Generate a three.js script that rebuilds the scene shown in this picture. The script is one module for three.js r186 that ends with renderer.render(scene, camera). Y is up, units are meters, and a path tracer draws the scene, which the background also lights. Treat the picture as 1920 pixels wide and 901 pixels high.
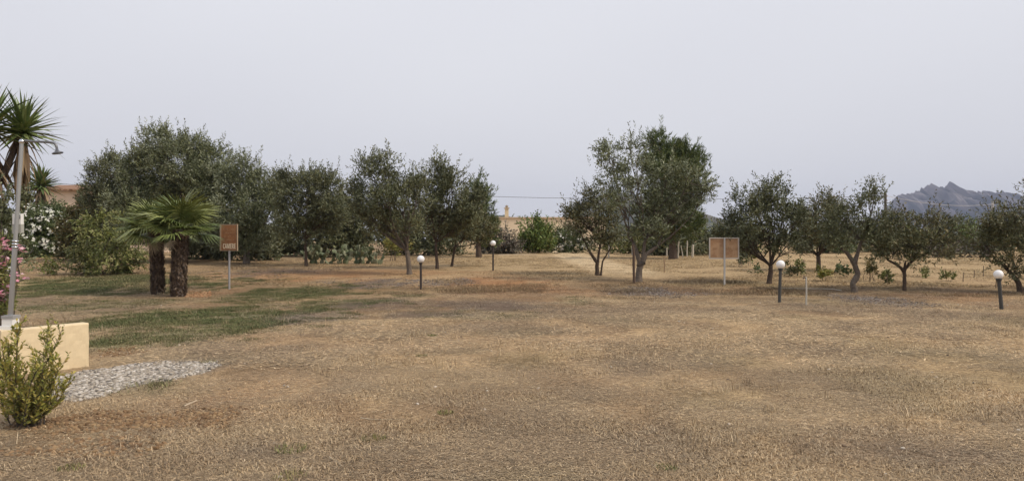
import * as THREE from 'three';
import { mergeGeometries } from 'three/addons/utils/BufferGeometryUtils.js';
import { FontLoader } from 'three/addons/loaders/FontLoader.js';
import { TextGeometry } from 'three/addons/geometries/TextGeometry.js';

// ---------------------------------------------------------------- camera, sky, sun, exposure
const EYE = 1.6, FOC = 1400, CX = 960, CY = 450.5;           // eye height (m); focal length and centre in photo pixels
const scene = new THREE.Scene();
const camera = new THREE.PerspectiveCamera(2 * Math.atan(CY / FOC) * 180 / Math.PI, 1920 / 901, 0.1, 9000);
camera.position.set(0, EYE, 0);
camera.lookAt(0, EYE, -10);
camera.updateMatrixWorld();

const renderer = new THREE.WebGLRenderer({ antialias: true });
renderer.setSize(1024, 480);
renderer.toneMapping = THREE.LinearToneMapping;
renderer.toneMappingExposure = 1.3;
renderer.shadowMap.enabled = true;

// hazy white sky: lilac-grey, a little warmer and dimmer towards the horizon, with very faint veils
function makeSky() {
  const W = 512, H = 256, a = new Float32Array(W * H * 4);
  for (let j = 0; j < H; j++) for (let i = 0; i < W; i++) {
    const el = ((j + 0.5) / H - 0.5) * Math.PI, az = (i + 0.5) / W * Math.PI * 2;
    const e = Math.max(0, el) / (Math.PI / 2);
    const t = 1 - Math.exp(-e * 5.0);
    let r = 0.532 + 0.110 * t, g = 0.532 + 0.122 * t, b = 0.556 + 0.150 * t;
    const v = 0.014 * Math.sin(az * 3 + 2.1 + e * 5) + 0.010 * Math.sin(az * 7 + e * 23 + 0.7) + 0.006 * Math.sin(az * 13 - e * 41);
    r *= 1 + v; g *= 1 + v; b *= 1 + v * 0.8;
    if (el < 0) { r *= 0.8; g *= 0.78; b *= 0.72; }
    const k = (j * W + i) * 4; a[k] = r; a[k + 1] = g; a[k + 2] = b; a[k + 3] = 1;
  }
  const t = new THREE.DataTexture(a, W, H, THREE.RGBAFormat, THREE.FloatType);
  t.mapping = THREE.EquirectangularReflectionMapping; t.magFilter = THREE.LinearFilter; t.minFilter = THREE.LinearFilter;
  t.colorSpace = THREE.LinearSRGBColorSpace; t.needsUpdate = true;
  return t;
}
const skyTex = makeSky();
scene.background = skyTex; scene.environment = skyTex;

const sun = new THREE.DirectionalLight(0xfff0dc, 2.1);
sun.position.set(40, 44, 16);
sun.castShadow = true; sun.shadow.radius = 26; sun.shadow.mapSize.set(4096, 4096);
Object.assign(sun.shadow.camera, { left: -70, right: 70, top: 70, bottom: -70, near: 1, far: 220 });
sun.target.position.set(0, 0, -30);
sun.position.add(sun.target.position);
scene.add(sun, sun.target);
scene.fog = new THREE.FogExp2(0xb9c4e0, 0.00013);

// ---------------------------------------------------------------- helpers
function rng(seed) { let a = seed >>> 0; return () => { a = (a + 0x6D2B79F5) | 0; let t = Math.imul(a ^ (a >>> 15), 1 | a); t = (t + Math.imul(t ^ (t >>> 7), 61 | t)) ^ t; return ((t ^ (t >>> 14)) >>> 0) / 4294967296; }; }
function hash2(i, j, s = 0) { let h = Math.imul(i, 374761393) + Math.imul(j, 668265263) + Math.imul(s, 974711); h = Math.imul(h ^ (h >>> 13), 1274126177); return ((h ^ (h >>> 16)) >>> 0) / 4294967296; }
const sm = t => t * t * (3 - 2 * t);
function vn(x, y, s = 0, per = 0) {
  const i = Math.floor(x), j = Math.floor(y), u = sm(x - i), v = sm(y - j);
  const w = per ? k => ((k % per) + per) % per : k => k;
  const a = hash2(w(i), w(j), s), b = hash2(w(i + 1), w(j), s), c = hash2(w(i), w(j + 1), s), d = hash2(w(i + 1), w(j + 1), s);
  return a + (b - a) * u + (c - a) * v + (a - b - c + d) * u * v;
}
function fbm(x, y, o = 4, s = 0) { let r = 0, a = 0.5, n = 0; for (let k = 0; k < o; k++) { r += a * vn(x, y, s + k); n += a; a *= 0.5; x *= 2.03; y *= 2.03; } return r / n; }
const clamp = (x, a = 0, b = 1) => Math.min(b, Math.max(a, x));
const sstep = (a, b, x) => sm(clamp((x - a) / (b - a)));
const V = (x, y, z) => new THREE.Vector3(x, y, z);
function gauss(R) { return (R() + R() + R() + R() - 2) * 1.0; }

const used = new Map();
function numbered(n) { const k = used.get(n) || 0; used.set(n, k + 1); return k ? `${n}_${String(k).padStart(3, '0')}` : n; }
function shadows(o) { o.castShadow = true; o.receiveShadow = true; return o; }
function thing(name, label, category, pos, group) {
  const o = new THREE.Group(); o.name = numbered(name); scene.add(o);
  if (pos) o.position.copy(pos);
  o.userData = { label, category }; if (group) o.userData.group = group;
  return o;
}
function part(name, geo, mat, parent, data) {
  const m = shadows(new THREE.Mesh(geo, mat)); m.name = name; parent.add(m);
  if (data) Object.assign(m.userData, data);
  return m;
}
function lin(r, g, b) { return new THREE.Color().setRGB(r, g, b); }
function std(col, rough = 0.85, extra = {}) { return new THREE.MeshStandardMaterial({ color: col, roughness: rough, ...extra }); }

// ---------------------------------------------------------------- terrain
const PROF = [[-500, 0], [20, 0], [22.4, 0.02], [24.2, 0.12], [26, 0.21], [30, 0.35], [40, 0.5], [60, 0.68], [80, 0.8], [150, 1.0], [400, 1.15], [9000, 1.2]];
function prof(d) {
  for (let k = 1; k < PROF.length; k++) if (d <= PROF[k][0]) { const [a, h0] = PROF[k - 1], [b, h1] = PROF[k]; return h0 + (h1 - h0) * (d - a) / (b - a); }
  return 1.2;
}
function gh(x, z) {
  const d = -z;
  let h = prof(d + 0.8 * (vn(x * 0.15, 3.3, 5) - 0.5));
  h += 0.05 * (fbm(x * 0.22, z * 0.22, 3, 11) - 0.5) + 0.02 * (vn(x * 1.3, z * 1.3, 17) - 0.5) + 0.012 * (vn(x * 4, z * 4, 21) - 0.5);
  // shallow ruts of the track that climbs to the far building
  if (d > 24 && d < 90) { const c = trackX(d), q = Math.abs(x - c); h -= 0.05 * Math.exp(-((q - 0.75) ** 2) / 0.06) * sstep(24, 30, d); }
  return h;
}
function trackX(d) { return 4.6 - 0.9 * sstep(28, 75, d) * 1.2 + 0.35 * Math.sin(d * 0.12); }
function at(px, py, d) { return V((px - CX) / FOC * d, EYE - (py - CY) / FOC * d, -d); }
function ground(px, py) {            // where the line of sight through a photo pixel meets the ground
  let lo = 2, prev = 2;
  for (let d = 2; d < 400; d += 0.25) { const p = at(px, py, d); if (p.y <= gh(p.x, p.z)) { lo = prev; let hi = d; for (let k = 0; k < 18; k++) { const m = (lo + hi) / 2, q = at(px, py, m); if (q.y <= gh(q.x, q.z)) hi = m; else lo = m; } const q = at(px, py, hi); q.y = gh(q.x, q.z); return q; } prev = d; }
  const q = at(px, py, 200); q.y = gh(q.x, q.z); return q;
}
function standAt(px, d) { const x = (px - CX) / FOC * d; return V(x, gh(x, -d), -d); }

// soil and sward: what the ground is made of, in metres
const PATCH = { green: [], red: [], dark: [], pale: [], brown: [], grav: [] };
function patch(kind, px, py, rx, ry, k = 1, seed = 1) {
  const c = ground(px, py), a = ground(px, py - ry), b = ground(px, py + ry), d = -c.z;
  PATCH[kind].push({ x: c.x, z: (a.z + b.z) / 2, rx: rx * d / FOC, rz: Math.max(0.25, (b.z - a.z) / 2), k, seed });
}
patch('green', 180, 536, 220, 22, 1, 1); patch('green', 320, 612, 250, 32, 1, 2); patch('green', 230, 640, 90, 14, 0.8, 9);
patch('green', 560, 548, 110, 14, 0.8, 3); patch('green', 640, 567, 160, 14, 0.7, 4); patch('green', 760, 552, 40, 6, 0.6, 5);
patch('green', 285, 728, 62, 14, 0.65, 6); patch('green', 410, 675, 60, 12, 0.2, 7); patch('green', 1080, 565, 60, 8, 0.5, 8);
patch('green', 150, 575, 160, 12, 0.6, 12); 
patch('red', 560, 518, 190, 12, 0.85, 21); patch('red', 940, 530, 90, 16, 1, 22); patch('red', 1010, 545, 150, 10, 0.6, 23); patch('red', 1820, 560, 140, 12, 0.45, 24);
patch('red', 380, 555, 45, 7, 0.6, 25); patch('red', 560, 580, 130, 12, 0.5, 26); patch('red', 700, 512, 260, 6, 0.5, 27); patch('red', 430, 760, 210, 38, 0.4, 28); patch('red', 1330, 545, 120, 8, 0.4, 29);
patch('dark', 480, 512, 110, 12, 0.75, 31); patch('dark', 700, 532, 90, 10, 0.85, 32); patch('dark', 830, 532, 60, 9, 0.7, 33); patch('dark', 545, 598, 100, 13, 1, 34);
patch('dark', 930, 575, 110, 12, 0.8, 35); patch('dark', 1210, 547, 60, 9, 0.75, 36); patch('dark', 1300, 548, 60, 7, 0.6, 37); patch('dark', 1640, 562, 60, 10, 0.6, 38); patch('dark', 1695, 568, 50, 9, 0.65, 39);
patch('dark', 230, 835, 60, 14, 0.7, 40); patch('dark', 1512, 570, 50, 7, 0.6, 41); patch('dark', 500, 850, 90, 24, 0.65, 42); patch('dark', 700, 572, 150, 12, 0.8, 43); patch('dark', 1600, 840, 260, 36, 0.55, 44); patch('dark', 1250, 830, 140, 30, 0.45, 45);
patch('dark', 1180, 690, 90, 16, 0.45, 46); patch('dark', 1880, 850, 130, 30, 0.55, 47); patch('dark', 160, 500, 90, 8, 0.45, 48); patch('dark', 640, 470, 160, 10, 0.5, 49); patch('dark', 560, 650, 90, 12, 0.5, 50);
patch('brown', 760, 575, 260, 18, 0.9, 65); patch('brown', 380, 575, 180, 16, 0.85, 66); patch('brown', 620, 545, 280, 14, 0.8, 67); patch('brown', 1010, 560, 170, 12, 0.75, 68); patch('green', 470, 560, 120, 12, 0.5, 69); patch('dark', 820, 590, 120, 9, 0.75, 70); patch('green', 880, 590, 120, 10, 0.35, 73);
patch('pale', 950, 650, 260, 26, 0.7, 51); patch('pale', 640, 640, 180, 26, 0.65, 52); patch('pale', 520, 720, 160, 36, 0.55, 53); patch('pale', 1180, 700, 240, 28, 0.4, 54); patch('pale', 1760, 690, 150, 24, 0.35, 55); patch('pale', 860, 520, 380, 5, 0.5, 56);
patch('brown', 230, 790, 230, 24, 0.95, 61); patch('brown', 215, 665, 55, 14, 1, 62); patch('brown', 390, 775, 80, 16, 0.8, 63); patch('brown', 90, 850, 190, 40, 0.5, 64);
patch('grav', 225, 712, 112, 34, 1, 71); patch('grav', 150, 735, 60, 30, 1, 72);
function maskOf(list, x, z, fine = 1) {
  let m = 0;
  for (const p of list) {
    const u = (x - p.x) / p.rx, v = (z - p.z) / p.rz, q = u * u + v * v;
    if (q > 3) continue;
    const w = 1.5 * (fbm(x * 0.8 + p.seed * 7.1, z * 0.5, 3, p.seed) - 0.5) + 1.5 * fine * (fbm(x * 3.1, z * 2.2 + p.seed, 3, p.seed + 3) - 0.5);
    m = Math.max(m, p.k * sstep(1.4, 0.15, Math.sqrt(q) + w));
  }
  return m;
}
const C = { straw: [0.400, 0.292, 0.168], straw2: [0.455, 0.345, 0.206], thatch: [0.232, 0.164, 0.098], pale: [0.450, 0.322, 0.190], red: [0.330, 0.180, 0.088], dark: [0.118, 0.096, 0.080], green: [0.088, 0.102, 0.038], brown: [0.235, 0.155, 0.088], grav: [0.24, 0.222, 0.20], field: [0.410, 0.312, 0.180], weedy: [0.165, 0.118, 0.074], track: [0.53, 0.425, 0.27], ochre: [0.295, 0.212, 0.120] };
const mix = (a, b, t) => [a[0] + (b[0] - a[0]) * t, a[1] + (b[1] - a[1]) * t, a[2] + (b[2] - a[2]) * t];
function bankMask(x, z) { const d = -z; return Math.exp(-(((d - 22.0 + 1.8 * (vn(x * 0.3, 1, 3) - 0.5)) / 1.7) ** 2)) * sstep(0, 4, x) * sstep(0.28, 0.52, fbm(x * 0.5, z * 0.9, 3, 19)); }
function soil(x, z) {
  const d = -z;
  let c = mix(C.thatch, C.straw, sstep(0.28, 0.6, fbm(x * 0.55, z * 0.4, 4, 31)));
  c = mix(c, C.straw2, 0.7 * sstep(0.5, 0.75, fbm(x * 0.35 + 9, z * 0.25, 4, 37)));
  c = mix(c, C.thatch, 0.75 * sstep(0.55, 0.72, fbm(x * 1.6, z * 0.9, 3, 41)));
  c = mix(c, C.green, 0.22 * sstep(0.56, 0.74, fbm(x * 0.5 + 31, z * 0.4, 4, 47)));
  c = mix(c, C.field, 0.75 * sstep(24, 29, d) * sstep(-6, 2, x + 0.05 * d));
  c = mix(c, C.ochre, 0.45 * sstep(24, 27, d) * (1 - sstep(-6, 2, x + 0.05 * d)));
  if (d > 26) { const q = Math.abs(x - trackX(d)); c = mix(c, C.track, 0.9 * sstep(1.7, 0.7, q + 0.5 * (fbm(x * 2, z, 2, 5) - 0.5)) * sstep(26, 30, d)); c = mix(c, C.ochre, 0.35 * sstep(0.45, 0.7, fbm(x * 0.8, z * 0.9, 4, 59))); }
  // the rough foot of the bank, with unmown dead weeds
  c = mix(c, C.weedy, 0.9 * bankMask(x, z));
  c = mix(c, C.pale, 0.9 * maskOf(PATCH.pale, x, z));
  c = mix(c, C.red, 0.85 * maskOf(PATCH.red, x, z));
  c = mix(c, C.brown, maskOf(PATCH.brown, x, z));
  c = mix(c, C.green, 0.85 * maskOf(PATCH.green, x, z));
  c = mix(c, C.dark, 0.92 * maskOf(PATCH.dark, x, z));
  c = mix(c, C.grav, maskOf(PATCH.grav, x, z, 0.5));
  const n = 0.82 + 0.36 * fbm(x * 2.7, z * 2.7, 3, 71);
  return [c[0] * n, c[1] * n, c[2] * n];
}
function axis(lo, hi, c0, c1, step, grow) {
  const a = []; for (let v = c0; v <= c1 + 1e-6; v += step) a.push(v);
  let s = step; for (let v = c1; v < hi;) { s *= grow; v += s; a.push(Math.min(v, hi)); }
  s = step; for (let v = c0; v > lo;) { s *= grow; v -= s; a.unshift(Math.max(v, lo)); }
  return a;
}
// fine litter: straw stems and crumbs as grain in the soil (tiles every 2.6 m)
function litterTextures() {
  const N = 1024, g = new Float32Array(N * N), R = rng(5);
  for (let j = 0; j < N; j++) for (let i = 0; i < N; i++) g[j * N + i] = 0.56 + 0.36 * (vn(i / 16, j / 16, 3, 64) - 0.5) + 0.44 * (vn(i / 5, j / 5, 4, Math.floor(N / 5)) - 0.5) + 0.30 * (hash2(i, j, 9) - 0.5);
  for (let k = 0; k < 15000; k++) {
    let x = R() * N, y = R() * N, a = R() * 6.283, L = 8 + R() * 34; const b = R() < 0.6 ? 0.18 + 0.22 * R() : -(0.2 + 0.26 * R()), c = (R() - 0.5) * 0.04, w = R() < 0.4;
    for (let t = 0; t < L; t++) { x += Math.cos(a); y += Math.sin(a); a += c; const i = ((x | 0) % N + N) % N, j = ((y | 0) % N + N) % N; g[j * N + i] = g[j * N + i] * 0.35 + (0.6 + b) * 0.65; if (w) { const q = j * N + (i + 1) % N; g[q] = g[q] * 0.6 + (0.6 + b) * 0.4; } }
  }
  const c8 = new Uint8Array(N * N * 4), h8 = new Uint8Array(N * N * 4);
  for (let k = 0; k < N * N; k++) { const v = clamp(g[k], 0.05, 1), t = 0.05 * (hash2(k, 3, 1) - 0.5); c8[k * 4] = 255 * clamp(v + t * 0.4 + 0.02); c8[k * 4 + 1] = 255 * clamp(v); c8[k * 4 + 2] = 255 * clamp(v - t - 0.01); c8[k * 4 + 3] = 255; h8[k * 4] = h8[k * 4 + 1] = h8[k * 4 + 2] = 255 * v; h8[k * 4 + 3] = 255; }
  const mk = (a, cs) => { const t = new THREE.DataTexture(a, N, N); t.wrapS = t.wrapT = THREE.RepeatWrapping; t.magFilter = THREE.LinearFilter; t.minFilter = THREE.LinearMipmapLinearFilter; t.generateMipmaps = true; if (cs) t.colorSpace = cs; t.needsUpdate = true; return t; };
  return [mk(c8, THREE.LinearSRGBColorSpace), mk(h8)];
}
{
  const xs = axis(-3200, 3200, -17, 17, 0.16, 1.11), ds = axis(-300, 3600, 3.6, 33, 0.16, 1.10);
  const nx = xs.length, nd = ds.length, P = new Float32Array(nx * nd * 3), K = new Float32Array(nx * nd * 3), U = new Float32Array(nx * nd * 2), I = [];
  for (let j = 0; j < nd; j++) for (let i = 0; i < nx; i++) {
    const k = j * nx + i, x = xs[i], z = -ds[j], c = soil(x, z);
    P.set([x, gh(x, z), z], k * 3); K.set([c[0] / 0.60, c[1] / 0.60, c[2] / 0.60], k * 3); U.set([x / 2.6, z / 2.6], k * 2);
    if (i && j) I.push(k - nx - 1, k - nx, k, k - nx - 1, k, k - 1);
  }
  const g = new THREE.BufferGeometry(); g.setAttribute('position', new THREE.BufferAttribute(P, 3)); g.setAttribute('color', new THREE.BufferAttribute(K, 3)); g.setAttribute('uv', new THREE.BufferAttribute(U, 2)); g.setIndex(I); g.computeVertexNormals();
  const [map, bump] = litterTextures();
  const m = part('ground', g, new THREE.MeshStandardMaterial({ vertexColors: true, map, bumpMap: bump, bumpScale: 0.016, roughness: 1 }), scene, { kind: 'structure' });
  m.material.specularIntensity = 0.2;
}

// ---------------------------------------------------------------- far hills
function ridge(name, pts, d, depth, seed, cols, rough) {
  const N = 420, M = 30, P = [], K = [], I = [];
  const x0 = pts[0][0], x1 = pts[pts.length - 1][0];
  const top = px => { for (let k = 1; k < pts.length; k++) if (px <= pts[k][0]) { const t = (px - pts[k - 1][0]) / (pts[k][0] - pts[k - 1][0]); return pts[k - 1][1] + (pts[k][1] - pts[k - 1][1]) * t; } return pts[pts.length - 1][1]; };
  for (let j = 0; j <= M; j++) for (let i = 0; i <= N; i++) {
    const px = x0 + (x1 - x0) * i / N, v = j / M, front = v <= 0.7, s = front ? v / 0.7 : (1 - v) / 0.3;
    const jag = rough > 0.5 ? 5 * (vn(px * 0.28, 1, 61) - 0.5) + 4 * (vn(px * 0.75, 2, 62) - 0.5) : 0;
    const H = Math.max(0, (CY - top(px) + jag * sstep(1640, 1690, px)) / FOC * d + EYE);
    const X = (px - CX) / FOC * d, D = d - depth * 0.7 + depth * v;
    const rid = 1 - Math.abs(2 * fbm(px * 0.055 + v * 1.3, v * 3.2 + seed, 4, seed) - 1);
    const rid2 = 1 - Math.abs(2 * vn(px * 0.35 + v * 2, v * 5, seed + 9) - 1);
    const sh = Math.pow(s, rough > 0.5 ? 1.15 : 0.9);
    let y = H * (sh + rough * (1 - s) * s * 1.9 * (rid - 0.62) + rough * s * 0.09 * (rid2 - 0.5));
    P.push(X * (1 + (v - 0.7) * 0.05), y * (D / d < 1 ? 1 : 1) - (s === 0 ? 5 : 0), -D);
    const q = fbm(px * 0.12, v * 9, 4, seed + 20), c = mix(cols[0], cols[1], sstep(0.4, 0.62, q + 0.28 * (s - 0.5)));
    K.push(...c);
    if (i && j) { const k = j * (N + 1) + i; I.push(k - N - 2, k - N - 1, k, k - N - 2, k, k - 1); }
  }
  const g = new THREE.BufferGeometry(); g.setAttribute('position', new THREE.Float32BufferAttribute(P, 3)); g.setAttribute('color', new THREE.Float32BufferAttribute(K, 3)); g.setIndex(I); g.computeVertexNormals();
  part(name, g, new THREE.MeshStandardMaterial({ vertexColors: true, roughness: 1 }), scene, { kind: 'structure' });
}
ridge('mountain', [[1560, 450], [1620, 420], [1656, 396], [1668, 384], [1680, 373], [1690, 368], [1697, 369], [1704, 362], [1714, 363], [1728, 358], [1736, 357], [1739, 350], [1746, 349], [1752, 350], [1757, 355], [1761, 356], [1765, 352], [1770, 353], [1775, 351], [1780, 346], [1788, 350], [1799, 359], [1808, 361], [1822, 365], [1834, 362], [1846, 361], [1856, 363], [1862, 366], [1870, 365], [1876, 361], [1886, 361], [1894, 366], [1903, 372], [1925, 383], [1960, 396], [2040, 425], [2120, 450]], 3000, 900, 3, [[0.034, 0.040, 0.042], [0.165, 0.148, 0.150]], 1);
ridge('hill', [[985, 450], [1030, 421], [1062, 404], [1090, 385], [1125, 368], [1165, 362], [1210, 370], [1260, 382], [1300, 394], [1340, 407], [1400, 428], [1470, 450]], 1500, 500, 8, [[0.05, 0.065, 0.04], [0.10, 0.09, 0.06]], 0.45);
ridge('hill', [[820, 450], [880, 420], [915, 405], [945, 403], [968, 409], [1000, 428], [1040, 450]], 900, 300, 13, [[0.035, 0.05, 0.025], [0.06, 0.065, 0.035]], 0.4);
scene.children.filter(o => o.name === 'hill')[1].name = 'hill_001';

// ---------------------------------------------------------------- plants: wood and leaves
class Leaves {                                  // collects leaf blades: each a folded diamond of two faces
  constructor() { this.p = []; this.n = []; this.c = []; this.i = []; }
  blade(o, dir, side, len, wid, col, fold = 0) {
    const k = this.p.length / 3, nx = dir.y * side.z - dir.z * side.y, ny = dir.z * side.x - dir.x * side.z, nz = dir.x * side.y - dir.y * side.x;
    const m = 0.45 * len, f = fold * wid;
    this.p.push(o.x, o.y, o.z,
      o.x + dir.x * m + side.x * wid / 2 + nx * f, o.y + dir.y * m + side.y * wid / 2 + ny * f, o.z + dir.z * m + side.z * wid / 2 + nz * f,
      o.x + dir.x * len, o.y + dir.y * len, o.z + dir.z * len,
      o.x + dir.x * m - side.x * wid / 2 + nx * f, o.y + dir.y * m - side.y * wid / 2 + ny * f, o.z + dir.z * m - side.z * wid / 2 + nz * f);
    for (let q = 0; q < 4; q++) { this.n.push(-nx, -ny, -nz); this.c.push(col[0], col[1], col[2]); }
    this.i.push(k, k + 1, k + 2, k, k + 2, k + 3);
  }
  geo() {
    const g = new THREE.BufferGeometry();
    g.setAttribute('position', new THREE.Float32BufferAttribute(this.p, 3)); g.setAttribute('normal', new THREE.Float32BufferAttribute(this.n, 3)); g.setAttribute('color', new THREE.Float32BufferAttribute(this.c, 3)); g.setIndex(this.i);
    return g;
  }
}
function tube(pts, rad, seg = 7, wob = 0, seed = 1) {      // tapered limb along points, radius per point
  const P = [], U = [], I = []; let L = 0; const n = pts.length, nrm = V(0, 0, 1);
  for (let k = 0; k < n; k++) {
    const t = (k ? pts[k].clone().sub(pts[k - 1]) : pts[1].clone().sub(pts[0])); if (k && k < n - 1) t.add(pts[k + 1].clone().sub(pts[k])); t.normalize();
    if (k) L += pts[k].distanceTo(pts[k - 1]);
    nrm.sub(t.clone().multiplyScalar(nrm.dot(t))); if (nrm.lengthSq() < 1e-4) nrm.set(1, 0, 0.3).sub(t.clone().multiplyScalar(t.x)); nrm.normalize();
    const b = t.clone().cross(nrm);
    for (let s = 0; s <= seg; s++) { const a = s / seg * Math.PI * 2, r = rad[k] * (1 + wob * (hash2(k, s % seg, seed) - 0.5)); P.push(pts[k].x + (nrm.x * Math.cos(a) + b.x * Math.sin(a)) * r, pts[k].y + (nrm.y * Math.cos(a) + b.y * Math.sin(a)) * r, pts[k].z + (nrm.z * Math.cos(a) + b.z * Math.sin(a)) * r); U.push(s / seg, L); }
    if (k) for (let s = 0; s < seg; s++) { const q = k * (seg + 1) + s; I.push(q - seg - 1, q - seg, q, q - seg, q + 1, q); }
  }
  const c0 = P.length / 3; P.push(pts[n - 1].x, pts[n - 1].y, pts[n - 1].z); U.push(0.5, L); for (let s = 0; s < seg; s++) I.push((n - 1) * (seg + 1) + s, (n - 1) * (seg + 1) + s + 1, c0);
  const c1 = P.length / 3; P.push(pts[0].x, pts[0].y, pts[0].z); U.push(0.5, 0); for (let s = 0; s < seg; s++) I.push(s + 1, s, c1);
  const g = new THREE.BufferGeometry(); g.setAttribute('position', new THREE.Float32BufferAttribute(P, 3)); g.setAttribute('uv', new THREE.Float32BufferAttribute(U, 2)); g.setIndex(I); g.computeVertexNormals(); return g;
}
function barkTex() {
  const N = 256, a = new Uint8Array(N * N * 4);
  for (let j = 0; j < N; j++) for (let i = 0; i < N; i++) { const r = 1 - Math.abs(2 * vn(i / 8, j / 32, 2, 32) - 1), v = clamp(0.35 + 0.4 * r + 0.4 * (vn(i / 4, j / 9, 5, 64) - 0.5) + 0.25 * (hash2(i, j, 3) - 0.5)); const k = (j * N + i) * 4; a[k] = a[k + 1] = a[k + 2] = 255 * v; a[k + 3] = 255; }
  const t = new THREE.DataTexture(a, N, N); t.wrapS = t.wrapT = THREE.RepeatWrapping; t.magFilter = THREE.LinearFilter; t.repeat.set(2, 2.5); t.needsUpdate = true; return t;
}
const BARK = barkTex();
const M = {
  bark: std(lin(0.26, 0.21, 0.165), 0.95, { map: BARK, bumpMap: BARK, bumpScale: 0.02 }),
  barkDark: std(lin(0.15, 0.105, 0.075), 0.95, { map: BARK, bumpMap: BARK, bumpScale: 0.02 }),
  barkPale: std(lin(0.50, 0.44, 0.36), 0.95, { map: BARK, bumpMap: BARK, bumpScale: 0.02 }),
  leaf: new THREE.MeshStandardMaterial({ vertexColors: true, roughness: 0.62, side: THREE.DoubleSide }),
  leafSoft: new THREE.MeshPhysicalMaterial({ vertexColors: true, roughness: 0.9, transmission: 0.3, thickness: 0, side: THREE.DoubleSide }),
};
const PAL = {
  olive: [[0.107, 0.126, 0.056], [0.138, 0.157, 0.075], [0.086, 0.103, 0.044], [0.198, 0.218, 0.130], [0.249, 0.267, 0.176], [0.150, 0.162, 0.066]],
  oliveDark: [[0.081, 0.093, 0.041], [0.105, 0.117, 0.049], [0.129, 0.137, 0.064], [0.067, 0.078, 0.033], [0.176, 0.192, 0.111], [0.125, 0.125, 0.052]],
  oliveBrown: [[0.090, 0.098, 0.041], [0.120, 0.120, 0.048], [0.072, 0.080, 0.033], [0.148, 0.151, 0.075], [0.159, 0.134, 0.057]],
  pine: [[0.071, 0.102, 0.027], [0.098, 0.134, 0.034], [0.055, 0.082, 0.023], [0.128, 0.156, 0.041]],
  citrus: [[0.112, 0.134, 0.032], [0.159, 0.177, 0.043], [0.207, 0.210, 0.061], [0.081, 0.098, 0.027], [0.244, 0.232, 0.091]],
  rusty: [[0.150, 0.125, 0.040], [0.190, 0.145, 0.048], [0.112, 0.106, 0.032], [0.088, 0.090, 0.027]],
  fresh: [[0.105, 0.160, 0.032], [0.140, 0.195, 0.045], [0.080, 0.122, 0.025], [0.20, 0.19, 0.055]],
  oleander: [[0.061, 0.088, 0.028], [0.085, 0.116, 0.037], [0.110, 0.140, 0.046]],
  grey: [[0.10, 0.090, 0.066], [0.13, 0.118, 0.088], [0.078, 0.078, 0.048], [0.12, 0.090, 0.078]],
  yellow: [[0.30, 0.26, 0.06], [0.23, 0.225, 0.055], [0.165, 0.185, 0.045]],
  privet: [[0.29, 0.30, 0.052], [0.38, 0.365, 0.072], [0.19, 0.215, 0.040], [0.50, 0.43, 0.10], [0.38, 0.30, 0.066]],
};
// Foliage that fills lobes (ellipsoids, local metres): clumps in each lobe, leafy shoots in each clump
function foliage(lobes, o, R) {
  const L = new Leaves(), pal = o.pal, dir = V(0, 0, 0), sd = V(0, 0, 0), tmp = V(0, 0, 0), pos = V(0, 0, 0), ctr = V(0, 0, 0), ends = [];
  for (const lb of lobes) {
    const area = lb.rx * lb.ry + lb.rx * lb.rz + lb.ry * lb.rz;
    const nc = Math.max(4, Math.round(area * o.clumps)), ns = Math.max(3, Math.round(o.shoots));
    for (let c = 0; c < nc; c++) {
      do { ctr.set(R() * 2 - 1, R() * 2 - 1, R() * 2 - 1); } while (ctr.lengthSq() > 1);
      const q = Math.pow(ctr.length(), -0.35); ctr.multiplyScalar(Math.min(q, 1.6));
      if (ctr.y < -0.7) ctr.y *= 0.85;
      const out = ctr.clone();
      ctr.set(lb.x + ctr.x * lb.rx, lb.y + ctr.y * lb.ry, lb.z + ctr.z * lb.rz);
      ends.push([lb, ctr.clone()]);
      const cs = o.clumpR * (0.6 + 0.8 * R()), tone = 0.82 + 0.36 * R(), kind = Math.floor(R() * pal.length);
      for (let s = 0; s < ns; s++) {
        pos.set(ctr.x + gauss(R) * cs, ctr.y + gauss(R) * cs * 0.85, ctr.z + gauss(R) * cs);
        if (pos.y < (o.floor ?? -9)) continue;
        dir.set(out.x * 0.9 + gauss(R) * 0.8, out.y * 0.6 + o.up + gauss(R) * 0.6, out.z * 0.9 + gauss(R) * 0.8).normalize();
        const spray = out.y > -0.1 && R() < (o.spray ?? 0.1); if (spray) { dir.y += 1.3; dir.normalize(); }
        const SL = o.shootLen * (0.55 + 0.9 * R()) * (spray ? 1.8 : 1), n = spray ? Math.round(o.per * 1.8) : o.per;
        for (let k = 0; k < n; k++) {
          const t = (k + R()) / n;
          tmp.set(R() - 0.5, R() - 0.5, R() - 0.5).normalize(); sd.copy(tmp).cross(dir).normalize();
          const ld = dir.clone().multiplyScalar(o.along ?? 0.75).addScaledVector(sd, 0.75); ld.y -= (o.droop || 0) * R(); ld.normalize();
          const b = V(pos.x + dir.x * SL * t, pos.y + dir.y * SL * t - (o.droop || 0) * 0.3 * SL * t * t, pos.z + dir.z * SL * t);
          tmp.set(R() - 0.5, R() - 0.5, R() - 0.5).cross(ld).normalize();
          const base = pal[R() < 0.45 ? kind : Math.floor(R() * pal.length)], v = tone * (0.8 + 0.4 * R());
          L.blade(b, ld, tmp, o.leaf * (0.7 + 0.6 * R()), o.wid * (0.75 + 0.5 * R()), [base[0] * v, base[1] * v, base[2] * v], 0.12);
        }
      }
    }
  }
  return { geo: L.geo(), ends };
}
const oliveOpt = (pal, s = 1, dens = 1) => ({ pal, clumps: 18 * dens, shoots: 18, clumpR: 0.23 * s, shootLen: 0.34 * s, per: 10, leaf: 0.108 * s, wid: 0.034 * s, up: 0.5 });
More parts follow.
